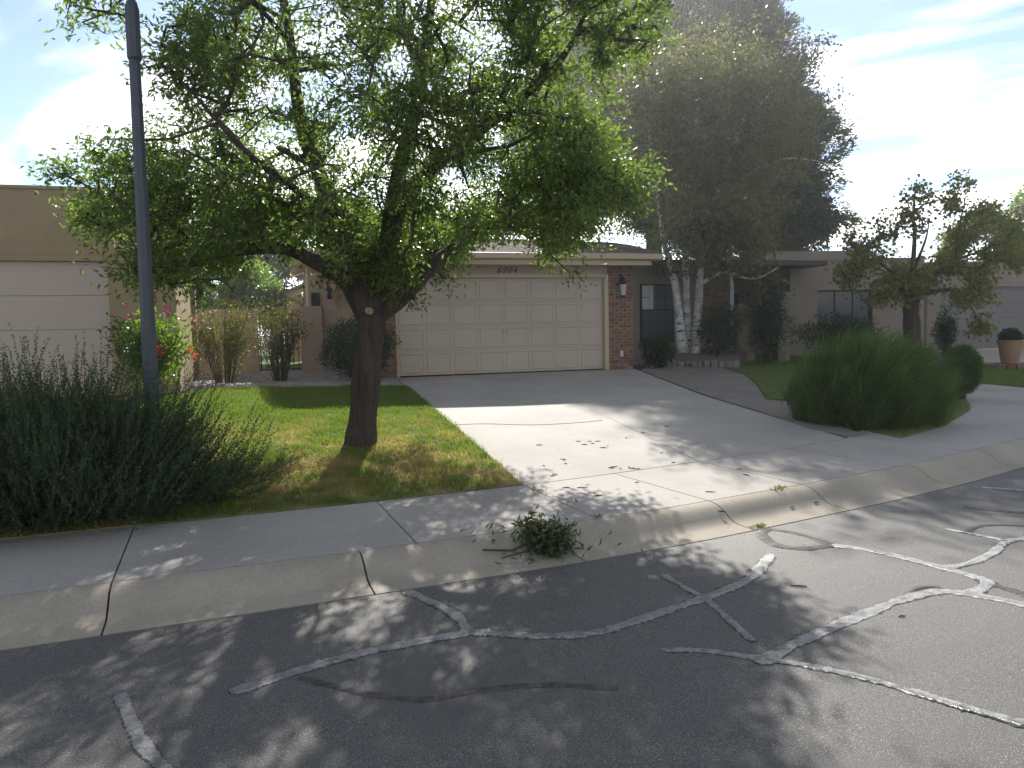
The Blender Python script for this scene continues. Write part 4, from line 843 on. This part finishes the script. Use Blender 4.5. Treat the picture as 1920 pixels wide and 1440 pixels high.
def nandina(label, x0, x1, y0, y1, Y, n):
    a, b = at(x0, y1, Y), at(x1, y0, Y); cx = (a[0]+b[0])/2; bz = gz(np.array([cx, Y]))[0]; t = thing('nandina_bush', label, 'shrub', (cx, Y, bz)); rx = (b[0]-a[0])/2; H = b[2]-bz; sb = MB(); P = []
    for i in range(46):
        an = rng.uniform(0, 6.28); k = rng.uniform(.1, 1)**.6; h = H*rng.uniform(.55, 1.0); e = np.array([math.cos(an)*rx*k, math.sin(an)*rx*.7*k, h])
        sb.tube([(e[0]*.25, e[1]*.25, -.02), (e[0]*.5, e[1]*.5, h*.5), e], [.009, .007, .003], 4, False)
        q = max(4, int(n/46)); f = rng.uniform(.52 if rng.uniform() < .8 else .2, 1.05, q)[:, None]; P.append(e*f*np.array([1, 1, 1])+rng.normal(0, .10, (q, 3)))
    sb.build('stems', M['bark_twig'], t, kind='stuff'); P = np.concatenate(P); P[:, 2] = np.maximum(P[:, 2], .05); D = unit(rng.normal(size=P.shape)+np.array([0, 0, -.1])); l = rng.uniform(.045, .08, len(P))
    leaves('foliage', M['nandina'], t, P, D, l, l*.34, kind='stuff')
nandina('wide feathery nandina shrub in front of the left garden wall', 355, 482, 572, 722, 15.6, 4600); nandina('narrow yellow-green nandina shrub standing beside the iron gate', 478, 566, 566, 722, 15.9, 3600)
px_shrub('boxwood_shrub', 'dark rounded boxwood behind the ash trunk by the garage pier', 604, 742, 592, 712, 15.6, 9000, M['dark'], L_=(.04, .065), Wd=.03, bump=.12)
px_shrub('boxwood_shrub', 'low dark shrub at the foot of the right brick pier', 1202, 1262, 628, 692, 18.2, 3500, M['dark'], L_=(.04, .065), Wd=.03)
px_shrub('boxwood_shrub', 'dark upright shrub right of the birch stems', 1312, 1392, 566, 668, 19.8, 5000, M['dark'], L_=(.05, .08), Wd=.035, bump=.25)
px_shrub('privet_shrub', 'tall dark privet hedge shrub between two stucco wall pieces', 1398, 1476, 515, 672, 20.4, 6000, M['dark'], L_=(.05, .08), Wd=.035, bump=.3, stems=24)
px_shrub('boxwood_shrub', 'broad dark shrub under the neighbour window', 1502, 1652, 592, 668, 21.5, 6000, M['dark'], L_=(.06, .09), Wd=.04, bump=.25)
px_shrub('juniper_shrub', 'slim upright shrub right of the red-tinged tree', 1752, 1792, 582, 662, 19.5, 2200, M['dark'], L_=(.05, .08), Wd=.03, bump=.25)
px_shrub('broom_bush', 'clipped rounded shrub tucked behind the big broom dome', 1772, 1834, 650, 738, 13.2, 9000, M['broom'], L_=(.06, .12), Wd=.012, bump=.06, shell=.12)
# pot with its plant
pp = G(1893, 690); pt = thing('flower_pot', 'round terracotta flower pot with thick rim at the lawn edge', 'pot', (pp[0], pp[1], gz(pp[:2])[0]+.12)); ps = pp[1]/1400*.9
MB().lathe([(15*ps, 0), (16*ps, .02), (22*ps, 42*ps), (24*ps, 42*ps), (24.5*ps, 49*ps), (22*ps, 49*ps), (20*ps, 44*ps), (0.01, 44*ps)], 28).build('bowl', M['terracotta'], pt, smooth=False)
shrub('potted_plant', 'small rounded green plant growing in the terracotta pot', pp, (19*ps, 19*ps, 14*ps), 2600, M['dark'], L_=(.05, .08), Wd=.035, cat='plant', stems=8, z=pt.location.z+44*ps)
rg = thing('planter_ring', 'low ring of dark brick under the terracotta pot', 'planter', (pp[0], pp[1], gz(pp[:2])[0]))
bm_ = MB().cbox(-.10, .10, -.06, .06, 0, .12, .008).mesh('brick')
for i in range(18):
    an = i/18*2*math.pi; o = link('brick', bm_, M['brick'], rg); o.location = (math.cos(an)*.62, math.sin(an)*.62, 0); o.rotation_euler = (0, 0, an+R_(90))
MB().lathe([(.56, 0), (.56, .11)], 24).build('soil', M['earth'], rg)

# ------------------------------------------------------------------ stones, bed, litter
bp_ = at(1300, 672, 20.4)
def rock_mesh(seed, sx, sy, sz):
    r = np.random.default_rng(seed); b = MB(); n = 9; prof = [(.55, 0), (.95, .15), (1, .5), (.8, .85), (.35, 1)]
    V = [(math.cos(2*math.pi*k/n)*p*(1+r.normal(0, .10))*sx, math.sin(2*math.pi*k/n)*p*(1+r.normal(0, .10))*sy, z*sz*(1+r.normal(0, .06))) for p, z in prof for k in range(n)]
    b.add(V, [(i*n+k, i*n+(k+1) % n, (i+1)*n+(k+1) % n, (i+1)*n+k) for i in range(4) for k in range(n)]+[tuple(range(n-1, -1, -1)), tuple(range(36, 45))]); return b.mesh('rock')
bed = [tuple(at(x, 660, Y)[:2]) for x, Y in ((1262, 19.4), (1320, 19.3), (1385, 19.4), (1400, 21.4), (1330, 22.2), (1240, 22.2), (1225, 20.5))]
link('planting_bed', sheet_mesh('planting_bed', bed, .3, 0, .5, zf=lambda P: gz(P)+np.clip((P[:, 1]-19.25)*.6, 0, .3)), M['earth'], kind='structure')
for i, (x, w_) in enumerate(((1324, .080), (1338, .088), (1352, .085), (1366, .088), (1379, .080))):
    p = at(x, 682, 19.15); o = MB().cbox(-w_, w_, -.09, .09, 0, .19, .02).build('edging_stone', M['stone']); o.location = (p[0], p[1], gz(p[:2])[0]-.02+random.uniform(-.02, .03)); o.rotation_euler = (0, 0, random.uniform(-.1, .1))
    tag(o, ('leftmost pale', 'second pale', 'middle pale', 'fourth pale', 'rightmost pale')[i]+' edging block of the row below the dark shrub by the birch', 'stone', 'edging blocks round the birch bed')
for i, x in enumerate((1252, 1264, 1276, 1288, 1299, 1311)):
    p = at(x, 668, 19.1+.1*(i % 2)); o = link('rock', rock_mesh(i, .10, .09, .15), M['stone']); o.location = (p[0], p[1], gz(p[:2])[0]-.02); tag(o, ('leftmost', 'second from left', 'third from left', 'third from right', 'second from right', 'rightmost')[i]+' of the six rough grey rocks at the birch foot', 'rock', 'rocks at the foot of the birch')
def gravel():
    n = 5200; A = np.array(gb); Q = rng.uniform(A.min(0), A.max(0), (n*4, 2)); Q = Q[inside(Q, A)][:n]; z = gz(Q); V = []; Fc = []
    for (x, y), zz in zip(Q, z):
        r = random.uniform(.014, .04); o = len(V); a = random.uniform(0, 6.28)
        for k in range(5): V.append((x+math.cos(a+k*1.2566)*r, y+math.sin(a+k*1.2566)*r*random.uniform(.6, 1), zz+.005))
        V.append((x, y, zz+r*random.uniform(.5, .9))); Fc += [(o+k, o+(k+1) % 5, o+5) for k in range(5)]
    me = bpy.data.meshes.new('pebbles'); me.from_pydata(V, [], Fc); me.update(); link('pebbles', me, M['pebble'], kind='stuff')
gravel()
def fallen_branch():
    p = G(1030, 1045); t = thing('fallen_branch', 'cut leafy green branch lying on the kerb', 'branch', (p[0], p[1], p[2])); q = [G(905, 1036), G(960, 1040), G(1000, 1030), G(1045, 1020)]
    b0 = np.array(p); tb = MB(); hh = [.02, .03, .06, .12]; tb.tube([a-b0+np.array([0, 0, k]) for a, k in zip(q, hh)], [.007, .008, .007, .004], 5); r2 = [G(940, 1052), G(985, 1042), G(1030, 1030)]
    tb.tube([a-b0+np.array([0, 0, k]) for a, k in zip(r2, (.02, .03, .08))], [.004, .005, .003], 5); n = 1250
    P = rng.normal(0, 1, (n, 3))*np.array([.072, .06, .052])+np.array([.0, .0, .09])+(G(1032, 1036)-b0); k = rng.uniform(size=n) < .22; P[k] = rng.normal(0, 1, (k.sum(), 3))*np.array([.05, .05, .06])+np.array([0, 0, .14])+(G(995, 1035)-b0)
    P[-70:] = rng.normal(0, 1, (70, 3))*np.array([.28, .16, 0])+(G(1000, 1030)-b0); g = gz((P+b0)[:, :2])-b0[2]; P[:, 2] = np.maximum(P[:, 2], g+.012); D = unit(rng.normal(size=(n, 3))+np.array([.5, 0, .35])); l = rng.uniform(.045, .08, n)
    tb.build('twig', M['bark_twig'], t); leaves('leaves', leafmat('cut_leaves', [(.07, .095, .04), (.10, .125, .06), (.13, .145, .085)], .4, 1.5, .4, .5), t, P, D, l, l*.27, kind='stuff')
fallen_branch()
def litter():
    spots = [(1085,828),(1095,834),(1105,828),(1112,832),(1120,828),(1130,840),(1140,836),(1010,835),(1040,890),(1055,862),(1060,870),(1035,893),(1180,877),(1185,879),(1150,876),(1165,880),(1196,880),(1060,915),(1080,940),(1145,878),(1250,800),(1175,822),(1205,812),(1262,868),(1020,874),(1120,930),(1385,880),(1400,891),(1330,923),(1350,960),(1485,952),(1530,943),(1090,915),(1195,905),(1240,850),(975,905),(1500,1100),(1690,1157)]
    kinds = []
    for i in range(4):
        b = MB(); c = random.uniform(-.4, .4); pts = [(-.05, 0, .006), (0, .012*c*2, .009), (.05, 0, .006), (.075, .02*c, .008)]; b.tube(pts, [.003, .0045, .0035, .002], 5)
        if i % 2: b.tube([(0, .0, .008), (.02, .02, .012), (.035, .035, .008)], [.003, .0025, .0015], 4)
        kinds.append(b.mesh('twig'))
    for i, s in enumerate(spots):
        p = G(*s); o = link('dry_twig', kinds[i % 4], M['litter']); o.location = (p[0], p[1], p[2]-.002); o.rotation_euler = (0, 0, rng.uniform(-.6, .6) if i % 3 else rng.uniform(0, 6.28)); k = rng.uniform(.3, .8); o.scale = (k, k, 1)
        tag(o, 'small dry brown twig lying on sunlit pavement', 'twig', 'dry twigs scattered over the driveway and street')
    pts = [G(*s) for s in ((1462, 917), (1455, 920), (1425, 989), (1420, 991), (1428, 988), (1000, 917), (1008, 921), (1120, 970), (1465, 915))]
    P = np.concatenate([p+rng.normal(0, .025, (26, 3))*np.array([1, .5, 0]) for p in pts]); D = unit(rng.normal(0, .5, P.shape)+np.array([0, 0, 1])); leaves('weeds', M['nandina'], None, P, D, rng.uniform(.02, .05, len(P)), np.full(len(P), .006), kind='stuff')
litter()
